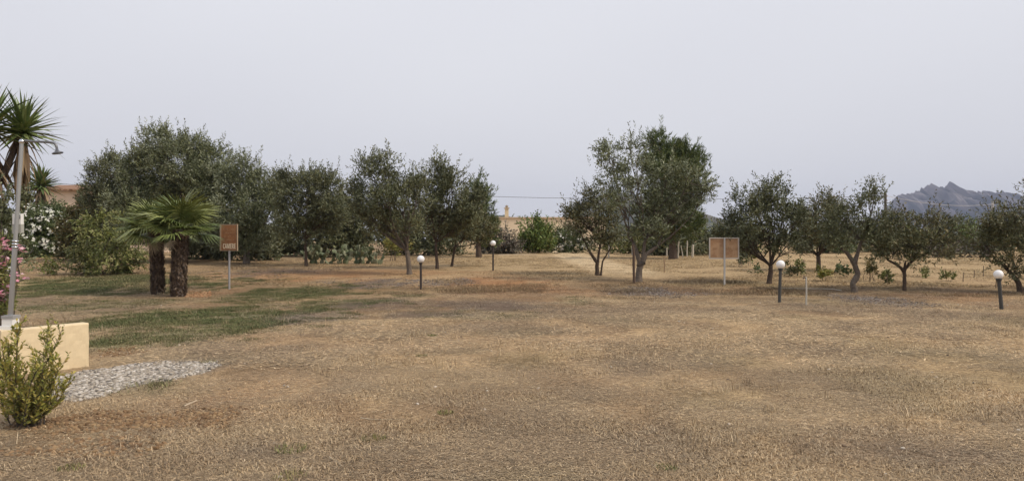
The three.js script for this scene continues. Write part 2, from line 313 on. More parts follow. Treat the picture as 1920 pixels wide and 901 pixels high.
function bend(a, b, R, amt = 0.12, n = 5) {
  const len = a.distanceTo(b), o1 = V(gauss(R), gauss(R) * 0.4 - 0.1, gauss(R)).multiplyScalar(len * amt), pts = [];
  for (let k = 0; k <= n; k++) { const t = k / n; pts.push(a.clone().lerp(b, t).addScaledVector(o1, Math.sin(Math.PI * t)).add(V(gauss(R), gauss(R), gauss(R)).multiplyScalar(k && k < n ? len * 0.02 : 0))); }
  return pts;
}
// A tree from its outline: trunk as photo points [px, py, radius m], lobes as [px, py, rx px, ry px, depth offset m]
function tree(name, label, category, group, spec, seed) {
  const R = rng(seed), d = spec.d, base = standAt(spec.x, d), t = thing(name, label, category, base, group);
  const s = d / FOC, loc = (px, py, dz = 0) => at(px, py, d).add(V(0, 0, dz)).sub(base);
  const lobes = spec.lobes.map(l => { const c = loc(l[0], l[1], l[4] ?? gauss(R) * 0.5 * l[2] * s); return { x: c.x, y: c.y, z: c.z, rx: l[2] * s, ry: l[3] * s, rz: (l[2] * 0.6 + l[3] * 0.4) * s * 1.05 }; });
  const pad = spec.leaf.shootLen * 0.6; for (const l of lobes) for (const k of ['rx', 'ry', 'rz']) l[k] = Math.max(l[k] * 0.45, l[k] - pad);
  const bark = spec.bark || M.bark;
  const stems = spec.stems || [spec.trunk];
  const tips = [], st0 = stems[0][0][1];
  for (const st of stems) {
    const pts = st.map(([px, py], k) => k || py < st0 - 8 ? loc(px, py, gauss(R) * 0.04) : loc(px, py).setY(-0.12).setZ(0)), rad = st.map(q => q[2]);
    const fine = [], fr = [];
    for (let k = 0; k < pts.length - 1; k++) for (let u = 0; u < 4; u++) { const tt = u / 4; fine.push(pts[k].clone().lerp(pts[k + 1], tt).add(V(gauss(R), 0, gauss(R)).multiplyScalar(rad[k] * 0.12))); let r = rad[k] + (rad[k + 1] - rad[k]) * tt; if (k === 0) r *= 1 + 0.45 * Math.exp(-u * 1.1); fr.push(r); }
    fine.push(pts[pts.length - 1]); fr.push(rad[rad.length - 1]);
    part('trunk', tube(fine, fr, 10, 0.22, seed), bark, t);
    tips.push([pts[pts.length - 1], rad[rad.length - 1]]);
  }
  const f = foliage(lobes, spec.leaf, R);
  // limbs to the lobes, twigs to the clumps
  for (const lb of lobes) {
    const c = V(lb.x, lb.y, lb.z); tips.sort((a, b) => a[0].distanceTo(c) - b[0].distanceTo(c));
    const [p, r] = tips[0], limb = bend(p, c, R, 0.14, 6), r0 = Math.min(r * 0.55, 0.018 + 0.022 * p.distanceTo(c));
    const gs = [tube(limb, limb.map((_, k) => r0 * (1 - 0.72 * k / 6)), 7, 0.15, seed)];
    let n = 0;
    for (const [l, e] of f.ends) if (l === lb && n++ < 16) { const k = 2 + Math.floor(R() * 4.9), q = limb[Math.min(k, 6)]; gs.push(tube(bend(q, e, R, 0.12, 3), [0.016, 0.012, 0.009, 0.005].map(v => v * (spec.twig || 1)), 4)); }
    part('limb', mergeGeometries(gs), bark, t);
  }
  part('crown', f.geo, spec.mat || M.leaf, t);
  return t;
}
const OG = 'olive trees along the edge of the field';
const O = (label, spec, seed, name = 'olive_tree') => tree(name, label, 'olive tree', OG, spec, seed);
// the tall grove behind the palms
O('tallest broad olive tree behind the fan palms, feathery crown', { x: 335, d: 38, trunk: [[335, 486, 0.17], [335, 450, 0.13], [332, 425, 0.11]], leaf: oliveOpt(PAL.olive, 1.25, 0.85), lobes: [[330, 320, 62, 62], [300, 275, 38, 36], [345, 268, 30, 26], [272, 330, 52, 55], [385, 310, 42, 48], [395, 360, 50, 55], [330, 390, 75, 55], [265, 400, 55, 48], [330, 440, 90, 35]] }, 101);
O('low silvery olive tree beside the tiled house, left of the tallest one', { x: 215, d: 40, trunk: [[215, 482, 0.14], [217, 440, 0.1]], leaf: oliveOpt(PAL.oliveDark, 1.25, 0.85), lobes: [[215, 325, 38, 38], [195, 350, 28, 28], [240, 350, 40, 42], [215, 385, 42, 40], [235, 430, 50, 40]] }, 102);
O('upright olive tree with dark skirt behind the brown lettered sign', { x: 462, d: 36.5, trunk: [[462, 490, 0.15], [462, 450, 0.12]], leaf: oliveOpt(PAL.olive, 1.2, 0.9), lobes: [[462, 320, 26, 34], [440, 350, 38, 45], [482, 355, 34, 42], [505, 375, 22, 30], [450, 400, 55, 45], [500, 415, 34, 45], [420, 435, 45, 38], [470, 452, 55, 30]] }, 103);
O('thin-trunked olive tree standing in front of the prickly pear', { x: 574, d: 34, trunk: [[574, 494, 0.075], [573, 470, 0.06], [572, 450, 0.055]], bark: M.barkDark, leaf: oliveOpt(PAL.oliveDark, 1.15, 0.9), lobes: [[575, 355, 45, 36], [540, 352, 34, 34], [610, 356, 36, 36], [628, 395, 32, 36], [560, 400, 50, 36], [600, 420, 48, 32], [545, 425, 32, 30]] }, 104);
O('olive tree with pale thick trunk forking just behind the nearest middle lamp', { x: 768, d: 28.5, trunk: [[768, 513, 0.105], [766, 490, 0.09], [763, 470, 0.09]], leaf: oliveOpt(PAL.oliveDark, 1.1, 0.9), lobes: [[688, 328, 30, 34], [722, 320, 30, 36], [760, 345, 32, 34], [690, 375, 38, 40], [735, 380, 42, 42], [780, 375, 26, 40], [700, 415, 40, 34], [750, 425, 44, 26], [670, 350, 18, 24]] }, 105);
O('olive tree with slim reddish trunk just right of the forked pale one', { x: 820, d: 31.8, trunk: [[820, 503, 0.075], [818, 475, 0.06], [817, 455, 0.058]], bark: M.barkDark, leaf: oliveOpt(PAL.oliveDark, 1.15, 0.9), lobes: [[815, 328, 24, 34], [848, 342, 28, 26], [800, 372, 34, 42], [845, 380, 42, 42], [880, 380, 28, 40], [815, 420, 46, 28], [865, 418, 44, 30]] }, 106);
O('small leaning olive tree in deep shade, dark crooked trunk', { x: 846, d: 34, trunk: [[846, 496, 0.06], [850, 478, 0.05], [853, 462, 0.05]], bark: M.barkDark, leaf: oliveOpt(PAL.oliveBrown, 1.2, 0.85), lobes: [[860, 420, 40, 26], [895, 420, 36, 30], [910, 445, 26, 20], [875, 440, 38, 18]] }, 107);
O('small brownish olive tree with several slender stems', { x: 1121, d: 28.2, stems: [[[1121, 515, 0.09], [1119, 492, 0.065], [1105, 470, 0.05]], [[1126, 515, 0.04], [1130, 490, 0.03], [1145, 465, 0.028]], [[1119, 515, 0.05], [1122, 480, 0.045], [1126, 460, 0.04]]], bark: M.barkDark, leaf: oliveOpt(PAL.oliveBrown, 1.1, 0.75), lobes: [[1106, 368, 24, 20], [1092, 405, 30, 34], [1130, 395, 34, 38], [1152, 425, 26, 34], [1108, 440, 36, 28], [1082, 420, 18, 22], [1140, 455, 26, 18]] }, 108);
O('big olive tree with bright airy crown and a stake beside its trunk', { x: 1197, d: 25.6, stems: [[[1197, 531, 0.13], [1199, 505, 0.105], [1203, 490, 0.10]], [[1201, 497, 0.09], [1196, 478, 0.075], [1188, 455, 0.06]], [[1204, 492, 0.09], [1212, 476, 0.07], [1232, 462, 0.055]], [[1203, 494, 0.07], [1207, 470, 0.06], [1210, 448, 0.05]]], leaf: oliveOpt(PAL.olive, 1.0, 0.72), lobes: [[1150, 285, 30, 28], [1184, 278, 30, 24], [1145, 325, 32, 34], [1195, 325, 44, 38], [1245, 335, 45, 40], [1290, 345, 40, 36], [1318, 360, 20, 18], [1165, 370, 36, 34], [1210, 385, 50, 40], [1265, 395, 48, 38], [1295, 395, 22, 28], [1230, 432, 46, 22], [1180, 425, 32, 26]] }, 109);
O('round olive tree behind the blank back of the framed board', { x: 1442, d: 24.9, trunk: [[1442, 535, 0.085], [1446, 510, 0.072], [1446, 498, 0.07]], bark: M.barkDark, leaf: oliveOpt(PAL.oliveDark, 1.0, 0.9), lobes: [[1438, 360, 38, 26], [1405, 385, 32, 34], [1465, 385, 36, 34], [1430, 410, 48, 38], [1385, 430, 36, 36], [1475, 425, 36, 38], [1420, 455, 56, 28], [1362, 452, 26, 26], [1470, 462, 36, 26]] }, 110);
O('olive tree half hidden between the round one and the crooked one', { x: 1536, d: 30.5, trunk: [[1536, 508, 0.1], [1535, 480, 0.08]], bark: M.barkDark, leaf: oliveOpt(PAL.oliveBrown, 1.1, 0.9), lobes: [[1540, 382, 26, 20], [1525, 405, 36, 30], [1560, 412, 34, 32], [1520, 440, 44, 32], [1560, 450, 38, 28], [1500, 460, 30, 24]] }, 111);
O('olive tree with thick crooked grey trunk bending like a snake', { x: 1603, d: 22.6, stems: [[[1604, 550, 0.10], [1600, 532, 0.085], [1609, 514, 0.082], [1602, 494, 0.07], [1590, 475, 0.055], [1578, 465, 0.04]], [[1602, 494, 0.07], [1610, 470, 0.05], [1616, 450, 0.04]]], leaf: oliveOpt(PAL.oliveDark, 0.95, 0.8), lobes: [[1634, 372, 22, 14], [1612, 392, 26, 24], [1585, 412, 28, 26], [1560, 432, 28, 26], [1600, 440, 42, 28], [1642, 420, 22, 28], [1640, 455, 28, 24], [1575, 455, 30, 16]] }, 112);
O('low spreading olive tree with straight reddish trunk and umbrella crown', { x: 1697, d: 22.8, stems: [[[1697, 549, 0.058], [1696, 520, 0.05], [1697, 506, 0.05], [1698, 490, 0.025]], [[1697, 508, 0.05], [1682, 496, 0.04], [1665, 487, 0.03]], [[1697, 506, 0.05], [1706, 494, 0.045], [1715, 485, 0.035]]], bark: M.barkDark, leaf: oliveOpt(PAL.oliveBrown, 0.95, 0.9), lobes: [[1690, 415, 40, 24], [1735, 412, 40, 24], [1660, 430, 38, 28], [1700, 445, 48, 28], [1760, 435, 36, 32], [1640, 458, 30, 24], [1680, 468, 46, 20], [1740, 468, 46, 22], [1785, 450, 18, 24], [1715, 480, 40, 12]] }, 113);
O('olive tree cut by the edge of the view, drooping dark branches', { x: 1916, d: 22.4, stems: [[[1916, 549, 0.09], [1912, 530, 0.075], [1902, 515, 0.06]], [[1922, 545, 0.07], [1930, 515, 0.06], [1938, 490, 0.05]]], bark: M.barkDark, leaf: oliveOpt(PAL.oliveBrown, 0.95, 0.9), lobes: [[1902, 400, 36, 28], [1866, 422, 36, 30], [1940, 405, 40, 34], [1846, 450, 30, 32], [1885, 455, 48, 40], [1940, 460, 50, 40], [1875, 488, 32, 22], [1912, 510, 26, 24], [1952, 348, 16, 14]] }, 114);
// pines and other trees farther back
const pineOpt = (s = 1, dens = 1) => ({ pal: PAL.pine, clumps: 11 * dens, shoots: 16, clumpR: 0.28 * s, shootLen: 0.30 * s, per: 15, leaf: 0.19 * s, wid: 0.032 * s, up: 0.7, along: 1.1 });
tree('pine_tree', 'tall dark green pine rising behind the big airy olive', 'pine tree', 'pine trees', { x: 1262, d: 43, trunk: [[1262, 474, 0.2], [1261, 420, 0.16], [1258, 330, 0.1]], bark: M.barkDark, leaf: pineOpt(1.35), lobes: [[1224, 266, 20, 18], [1252, 285, 34, 24], [1292, 296, 26, 22], [1240, 315, 36, 28], [1285, 330, 34, 30], [1265, 370, 48, 38], [1270, 415, 48, 32]] }, 121);
tree('pine_tree', 'dark pine with tiered branches at the right end of the grove', 'pine tree', 'pine trees', { x: 898, d: 46, trunk: [[898, 474, 0.16], [896, 430, 0.13], [893, 370, 0.07]], bark: M.barkDark, leaf: pineOpt(1.35), lobes: [[891, 352, 16, 18], [908, 368, 18, 12], [895, 385, 26, 20], [908, 405, 20, 16], [898, 425, 28, 24], [918, 428, 12, 18], [905, 452, 26, 14]] }, 122);
tree('broadleaf_tree', 'bright green tree far back in front of the mountain foot', 'tree', null, { x: 1805, d: 62, trunk: [[1805, 474, 0.15], [1804, 455, 0.12]], leaf: { ...oliveOpt(PAL.fresh, 1.9, 0.4), up: 0.3 }, lobes: [[1800, 436, 22, 18], [1816, 450, 22, 18], [1790, 455, 20, 18], [1808, 468, 28, 12]] }, 123);

// ---------------------------------------------------------------- shrubs
function shrub(name, label, category, group, spec, seed) {
  const R = rng(seed), d = spec.d, base = spec.base || standAt(spec.x, d), t = thing(name, label, category, base, group);
  const s = d / FOC, lobes = spec.lobes.map(l => { const c = at(l[0], l[1], d).sub(base); return { x: c.x, y: c.y, z: l[4] ?? gauss(R) * 0.4 * l[2] * s, rx: l[2] * s, ry: l[3] * s, rz: (l[2] * 0.6 + l[3] * 0.4) * s }; });
  if (spec.skirt) for (const l of [...lobes]) { const g = l.y - l.ry; if (g > 0.1 && g < 2.2) lobes.push({ x: l.x, y: g / 2 + 0.05, z: l.z, rx: l.rx * 0.85, ry: g / 2 + 0.15, rz: l.rz * 0.85 }); }
  const f = foliage(lobes, { ...spec.leaf, floor: spec.floor ?? 0.03 }, R), gs = [];
  let n = 0;
  for (const [lb, e] of f.ends) if (R() < (spec.stemShare ?? 0.35) && n++ < 60) { const b = V(lb.x * 0.35 + gauss(R) * 0.12, -0.06, lb.z * 0.35 + gauss(R) * 0.12); gs.push(tube(bend(b, e, R, 0.14, 4), [0.02, 0.016, 0.013, 0.01, 0.006].map(v => v * (spec.twig || 1)), 5)); }
  for (const g of gs.slice(0, 2)) part('stem', g, spec.bark || M.bark, t);
  if (gs.length > 2) part('twigs', mergeGeometries(gs.slice(2)), spec.bark || M.bark, t, { kind: 'stuff' });
  part('foliage', f.geo, spec.mat || M.leaf, t);
  if (spec.flower) {                                  // flower heads on the outer clumps
    const L = new Leaves(), a = V(0, 0, 0), b = V(0, 0, 0);
    const heads = spec.flower.shell ? [] : f.ends.filter(() => R() < spec.flower.share), tw = [];
    if (spec.flower.shell) for (const l of lobes) for (let k = 0; k < spec.flower.shell * (l.rx * l.ry + 0.2); k++) { const o = V(gauss(R), gauss(R) * 0.9 + 0.12, gauss(R)).normalize(), e = V(l.x + o.x * (l.rx + 0.12), l.y + o.y * (l.ry + 0.12), l.z + o.z * (l.rz + 0.12)); if (e.y > 0.3) heads.push([l, e]); }
    for (const [px, py] of spec.flower.sprays || []) { const e = at(px, py, d).sub(base); e.z = gauss(R) * 0.15; const lb = lobes[0]; heads.push([{ x: e.x, y: e.y - 0.1, z: e.z, rx: 0.1, ry: 0.1, rz: 0.1 }, e.clone().add(V(0, -0.1, 0))]); tw.push(tube(bend(V(lb.x, lb.y - 0.2, lb.z), e, R, 0.1, 4), [0.008, 0.007, 0.006, 0.005, 0.004], 5)); }
    if (tw.length) part('flower_stems', mergeGeometries(tw), M.bark, t, { kind: 'stuff' });
    for (const [lb, e] of heads) {
      const out = V((e.x - lb.x) / lb.rx, (e.y - lb.y) / lb.ry + 0.25, (e.z - lb.z) / lb.rz).normalize();
      for (let q = 0; q < spec.flower.n; q++) {
        const c = e.clone().addScaledVector(out, spec.flower.reach).add(V(gauss(R), gauss(R), gauss(R)).multiplyScalar(spec.flower.spread)), ax = out.clone().add(V(gauss(R), gauss(R), gauss(R)).multiplyScalar(0.6)).normalize();
        a.set(0.3, 1, 0.2).cross(ax).normalize(); b.copy(ax).cross(a);
        const col = spec.flower.pal[Math.floor(R() * spec.flower.pal.length)], v = 0.9 + 0.2 * R();
        for (let k = 0; k < 5; k++) { const an = k * 1.2566 + R() * 0.3, dr = a.clone().multiplyScalar(Math.cos(an)).addScaledVector(b, Math.sin(an)).addScaledVector(ax, 0.35).normalize(), sd = ax.clone().cross(dr).normalize(); L.blade(c, dr, sd, spec.flower.size, spec.flower.size * 0.8, col.map(x => x * v), 0.1); }
      }
    }
    part('blossom', L.geo(), M.leafSoft, t);
  }
  return t;
}
const leafOpt = (pal, s, dens, len = 0.1, wid = 0.035, up = 0.35) => ({ pal, clumps: 10 * dens, shoots: 15, clumpR: 0.22 * s, shootLen: 0.32 * s, per: 9, leaf: 1.2 * len * s, wid: 1.25 * wid * s, up });
shrub('citrus_bush', 'sprawling yellow-green citrus bush just left of the fan palms', 'bush', null, { x: 185, d: 28.5, leaf: { ...leafOpt(PAL.citrus, 1.0, 0.8, 0.1, 0.042, 0.15), droop: 0.6 }, lobes: [[205, 430, 42, 28], [170, 455, 44, 34], [225, 462, 36, 34], [140, 485, 34, 24], [190, 490, 56, 22], [240, 490, 22, 22], [112, 505, 18, 12]] }, 201);
shrub('rusty_bush', 'brownish olive-green bush in front of the tiled house wall', 'bush', null, { x: 160, d: 41, leaf: leafOpt(PAL.rusty, 1.3, 0.7, 0.1, 0.05), skirt: true, lobes: [[170, 398, 34, 22], [142, 418, 24, 24], [192, 412, 30, 28], [155, 445, 42, 26]] }, 202);
shrub('dark_bush', 'dark evergreen bush behind the shower pole', 'bush', null, { x: 4, d: 13.2, leaf: { ...leafOpt(PAL.oliveDark, 0.6, 2.2, 0.1, 0.045), clumpR: 0.14 }, lobes: [[14, 372, 18, 26], [2, 405, 22, 36], [-25, 400, 34, 50], [-6, 450, 30, 40], [-10, 500, 34, 40]] }, 203);
shrub('oleander', 'white-flowering oleander at the foot of the far yucca', 'oleander', 'white oleanders', { x: 68, d: 47, leaf: leafOpt(PAL.oleander, 1.4, 0.9, 0.13, 0.028, 0.6), skirt: true, lobes: [[62, 420, 38, 30], [92, 430, 26, 32], [40, 440, 34, 28], [75, 448, 42, 18], [8, 430, 22, 26]], flower: { shell: 75, n: 4, reach: 0.12, spread: 0.10, size: 0.085, pal: [[0.82, 0.82, 0.76], [0.78, 0.80, 0.68], [0.85, 0.84, 0.80]] } }, 204);
shrub('hedge_bush', 'dense green bush against the wall of the tiled house', 'bush', null, { x: 100, d: 47.5, leaf: leafOpt(PAL.oleander, 1.6, 0.9, 0.09, 0.045), skirt: true, lobes: [[102, 408, 20, 14], [88, 428, 26, 24], [116, 430, 20, 24]] }, 205);
shrub('flowering_shrub', 'fresh green upright shrub in front of the far cream building', 'shrub', null, { x: 1003, d: 56, leaf: leafOpt(PAL.fresh, 1.7, 0.75, 0.09, 0.04, 0.9), skirt: true, lobes: [[1003, 424, 15, 13], [988, 443, 16, 15], [1018, 442, 16, 16], [1003, 457, 28, 10]] }, 206);
shrub('oleander', 'white-flowering oleander near the small brownish olive', 'oleander', 'white oleanders', { x: 1060, d: 58, leaf: leafOpt(PAL.oleander, 1.7, 0.7, 0.13, 0.03, 0.5), skirt: true, lobes: [[1045, 455, 18, 14], [1070, 452, 20, 16], [1088, 460, 16, 10]], flower: { shell: 45, n: 4, reach: 0.15, spread: 0.13, size: 0.09, pal: [[0.80, 0.78, 0.70], [0.74, 0.74, 0.62], [0.82, 0.80, 0.76]] } }, 207);
shrub('grey_bush', 'grey-brown bush at the foot of the tiered pine', 'bush', null, { x: 945, d: 54, leaf: leafOpt(PAL.grey, 1.7, 0.8), skirt: true, lobes: [[932, 452, 16, 18], [955, 458, 18, 12], [918, 458, 14, 14]] }, 208);
shrub('yellow_bush', 'small yellow-leaved bush beside the prickly pear', 'bush', null, { x: 735, d: 40, leaf: leafOpt(PAL.yellow, 1.2, 0.8, 0.09, 0.035, 0.8), lobes: [[735, 452, 10, 14], [728, 462, 10, 10], [742, 464, 10, 9]] }, 209);
const HB = 'bushes of the far hedge';
[['green bush behind the big airy olive trunk', 1180, 55, PAL.citrus, [[1165, 462, 26, 14], [1200, 460, 22, 16], [1225, 455, 24, 18]]],
 ['dark undergrowth under the tall pine', 1270, 50, PAL.oliveDark, [[1255, 445, 30, 30], [1290, 445, 26, 32], [1240, 460, 20, 16]]],
 ['lighter green bush between the tall pine and the framed board', 1318, 54, PAL.citrus, [[1318, 455, 16, 18], [1328, 466, 14, 10]]],
 ['dark bush behind the round olive', 1360, 52, PAL.oliveDark, [[1350, 450, 22, 24], [1385, 455, 28, 20], [1410, 460, 24, 16]]],
 ['dark hedge bush in the gap left of the crooked olive', 1560, 56, PAL.oleander, [[1545, 455, 26, 24], [1575, 460, 22, 20], [1520, 462, 26, 18]]],
 ['hedge bush behind the crooked olive trunk', 1640, 60, PAL.oliveDark, [[1620, 458, 26, 18], [1655, 455, 28, 20]]],
 ['green hedge bush behind the umbrella-shaped olive', 1720, 64, PAL.citrus, [[1700, 455, 30, 18], [1740, 455, 30, 18]]],
 ['purplish bare hedge bush below the bright green tree', 1790, 46, PAL.grey, [[1765, 478, 24, 10], [1800, 478, 26, 11], [1832, 478, 20, 11]]],
 ['dark hedge bush left of the drooping edge olive', 1850, 66, PAL.oliveDark, [[1840, 455, 24, 16], [1870, 450, 26, 22], [1905, 450, 30, 24]]],
 ['dark bush low in the grove behind the fan palms', 385, 43, PAL.oliveDark, [[360, 452, 36, 26], [405, 452, 34, 26]]],
 ['dark bush low in the grove behind the lettered sign', 470, 41, PAL.oliveDark, [[445, 455, 34, 26], [490, 452, 32, 28]]],
 ['low dark bush behind the thin-trunked olive', 545, 48, PAL.oliveDark, [[530, 455, 28, 18], [555, 450, 24, 20]]],
 ['dark bush filling the grove behind the prickly pear', 650, 46, PAL.oliveDark, [[620, 430, 34, 34], [665, 425, 34, 34], [640, 400, 34, 30]]],
 ['dark bush deep in the grove behind the forked olive', 780, 50, PAL.oliveDark, [[745, 430, 30, 28], [790, 430, 34, 30], [835, 440, 30, 24]]],
].forEach(([label, x, d, pal, lobes], k) => shrub('hedge_bush', label, 'bush', HB, { x, d, leaf: leafOpt(pal, 1.7, 0.7, 0.09, 0.045), lobes, stemShare: 0.12, skirt: true }, 230 + k));

{ // scrub along the far edge of the fields, one unbroken mass
  const R = rng(290), lobes = []; for (let k = 0; k < 90; k++) { const x = -130 + 260 * (k + R()) / 90, d = 112 + 14 * R(), h = 1.6 + 1.8 * R(); lobes.push({ x, y: gh(x, -d) + h * 0.55, z: -d, rx: 2 + 1.6 * R(), ry: h * 0.75, rz: 1.6 }); }
  const f = foliage(lobes, { pal: [...PAL.oliveDark, ...PAL.oleander], clumps: 1.1, shoots: 9, clumpR: 0.6, shootLen: 0.7, per: 7, leaf: 0.42, wid: 0.16, up: 0.3, spray: 0 }, R);
  part('far_scrub', f.geo, M.leaf, scene, { kind: 'stuff' });
}

// young fruit plants in the field
const YG = 'young plants in the straw field';
[['dark spreading sapling right of the framed board post', 1388, 500, 20, 30, PAL.oliveDark], ['yellowish sapling behind the framed board', 1408, 498, 14, 34, PAL.yellow],
 ['low dark seedling left of the round olive trunk', 1416, 512, 12, 10, PAL.oleander], ['dark sapling right of the round olive trunk', 1482, 518, 18, 22, PAL.oliveDark], ['grey-leaved sapling right of the dark one', 1500, 518, 12, 22, PAL.citrus],
 ['bright yellow sapling left of the crooked olive', 1544, 527, 10, 26, PAL.yellow], ['small round green seedling in the straw', 1566, 513, 8, 12, PAL.oleander], ['green seedling close to the crooked trunk', 1590, 520, 8, 14, PAL.oleander],
 ['thin brownish sapling right of the crooked trunk', 1631, 527, 16, 34, PAL.rusty], ['weedy sapling left of the umbrella-shaped olive', 1662, 532, 14, 24, PAL.citrus], ['low green seedling right of the umbrella-shaped olive', 1726, 520, 16, 12, PAL.citrus], ['tiny green seedling far right in the straw', 1780, 527, 10, 7, PAL.citrus],
].forEach(([label, px, py, rx, h, pal], k) => { const b = ground(px, py), d = -b.z; shrub('young_plant', label, 'plant', YG, { base: b, d, leaf: { ...leafOpt(pal, 0.9, 3.2, 0.09, 0.045, 0.5), clumpR: 0.07, shootLen: 0.16, shoots: 6, per: 7 }, lobes: h > 18 ? [[px, py - h * 0.68, rx * 0.8, h * 0.32], [px + 2, py - h * 0.4, rx * 0.5, h * 0.2]] : [[px, py - h * 0.5, rx * 0.8, h * 0.45]], stemShare: 0.3, twig: 0.5 }, 260 + k); });

// ---------------------------------------------------------------- prickly pear
{
  const R = rng(31), base = standAt(640, 36.5), t = thing('prickly_pear', 'wide grey-green prickly pear cactus under the olive branches', 'cactus', base);
  const pg = new THREE.SphereGeometry(1, 14, 9); { const p = pg.attributes.position; for (let k = 0; k < p.count; k++) { const y = p.getY(k); p.setX(k, p.getX(k) * (0.82 + 0.18 * y)); } pg.translate(0, 1, 0); pg.computeVertexNormals(); }
  const mats = [[0.125, 0.15, 0.075], [0.165, 0.185, 0.105], [0.095, 0.12, 0.06], [0.22, 0.23, 0.15]].map(c => std(lin(...c), 0.7));
  const grow = (pos, dir, size, depth) => {
    const m = part('pad', pg, mats[Math.floor(R() * 4)], t);
    m.position.copy(pos); m.scale.set(size * 0.42, size * 0.5, size * 0.08);
    const q = new THREE.Quaternion().setFromUnitVectors(V(0, 1, 0), dir); m.quaternion.copy(q).multiply(new THREE.Quaternion().setFromAxisAngle(V(0, 1, 0), R() * Math.PI));
    if (depth <= 0) return;
    const tip = pos.clone().addScaledVector(dir, size * 0.9), n = R() < 0.5 ? 2 : R() < 0.6 ? 1 : 3;
    for (let k = 0; k < n; k++) { const d2 = dir.clone().add(V(gauss(R) * 1.3, 0.15 + R() * 0.3, gauss(R) * 0.9)).normalize(); if (d2.y < 0.05) d2.y = 0.15; grow(tip, d2.normalize(), size * (0.8 + 0.25 * R()), depth - 1); }
  };
  for (let k = 0; k < 34; k++) { const u = (k + R()) / 34 * 7 % 1, x = (u - 0.47) * 3.8, z = gauss(R) * 0.7; if (t.children.length > 270) break; grow(V(x, -0.05, z), V(gauss(R) * 0.8, 1, gauss(R) * 0.6).normalize(), 0.24 + 0.12 * R(), u > 0.9 ? 1 : 2 + (R() < 0.6 ? 1 : 0)); }
  while (t.children.length > 295) t.remove(t.children[t.children.length - 1]);
}

// ---------------------------------------------------------------- fan palms
function fanFrond(R, blade, petiole, col, droop) {           // local: petiole along +x then the pleated fan; up is +y
  const P = [], K = [], I = [], n = 34, tip = [];
  const add = (p, c) => { P.push(p.x, p.y, p.z); K.push(c[0], c[1], c[2]); return P.length / 3 - 1; };
  const pc = [0.17, 0.20, 0.07];
  // petiole: three-sided
  const m = 5, ring = [];
  for (let k = 0; k <= m; k++) { const t = k / m, x = petiole * t, y = -droop * 0.12 * t * t * petiole, r = 0.016 * (1.2 - 0.5 * t); ring.push([add(V(x, y + r, 0), pc), add(V(x, y - r * 0.6, r), pc), add(V(x, y - r * 0.6, -r), pc)]); if (k) for (let s = 0; s < 3; s++) { const a = ring[k - 1][s], b = ring[k - 1][(s + 1) % 3], c = ring[k][s], d = ring[k][(s + 1) % 3]; I.push(a, b, c, b, d, c); } }
  const hub = V(petiole, -droop * 0.12 * petiole, 0);
  for (let k = 0; k < n; k++) {
    const a = (k / (n - 1) - 0.5) * 3.9, L = blade * (0.78 + 0.22 * Math.cos(a * 0.55)) * (0.92 + 0.16 * R()), w = blade * 0.052, v = 0.8 + 0.4 * R(), c = col.map(q => q * v);
    const dr = V(Math.cos(a), 0.10 * Math.abs(Math.sin(a)) + 0.05, Math.sin(a)), sd = V(-Math.sin(a), 0, Math.cos(a));
    let prev = null;
    const dd = droop * (0.25 + 0.35 * R());
    for (let s = 0; s <= 5; s++) {
      const t = s / 5, ww = w * (s === 0 ? 0.15 : s === 5 ? 0.08 : s === 1 ? 0.85 : 1.05 - 0.16 * (s - 2)), q = hub.clone().addScaledVector(dr, L * t); q.y -= dd * L * t * t * (t > 0.6 ? 1.25 : 0.8);
      const e = [add(q.clone().addScaledVector(sd, ww / 2), c), add(q.clone().add(V(0, ww * 0.35, 0)), c.map(z => z * 1.0)), add(q.clone().addScaledVector(sd, -ww / 2), c)];
      if (prev) I.push(prev[0], prev[1], e[0], prev[1], e[1], e[0], prev[1], prev[2], e[1], prev[2], e[2], e[1]);
      prev = e;
    }
  }
  const g = new THREE.BufferGeometry(); g.setAttribute('position', new THREE.Float32BufferAttribute(P, 3)); g.setAttribute('color', new THREE.Float32BufferAttribute(K, 3)); g.setIndex(I); g.computeVertexNormals(); return g;
}
const palmLeaf = new THREE.MeshStandardMaterial({ vertexColors: true, roughness: 0.45, side: THREE.DoubleSide });
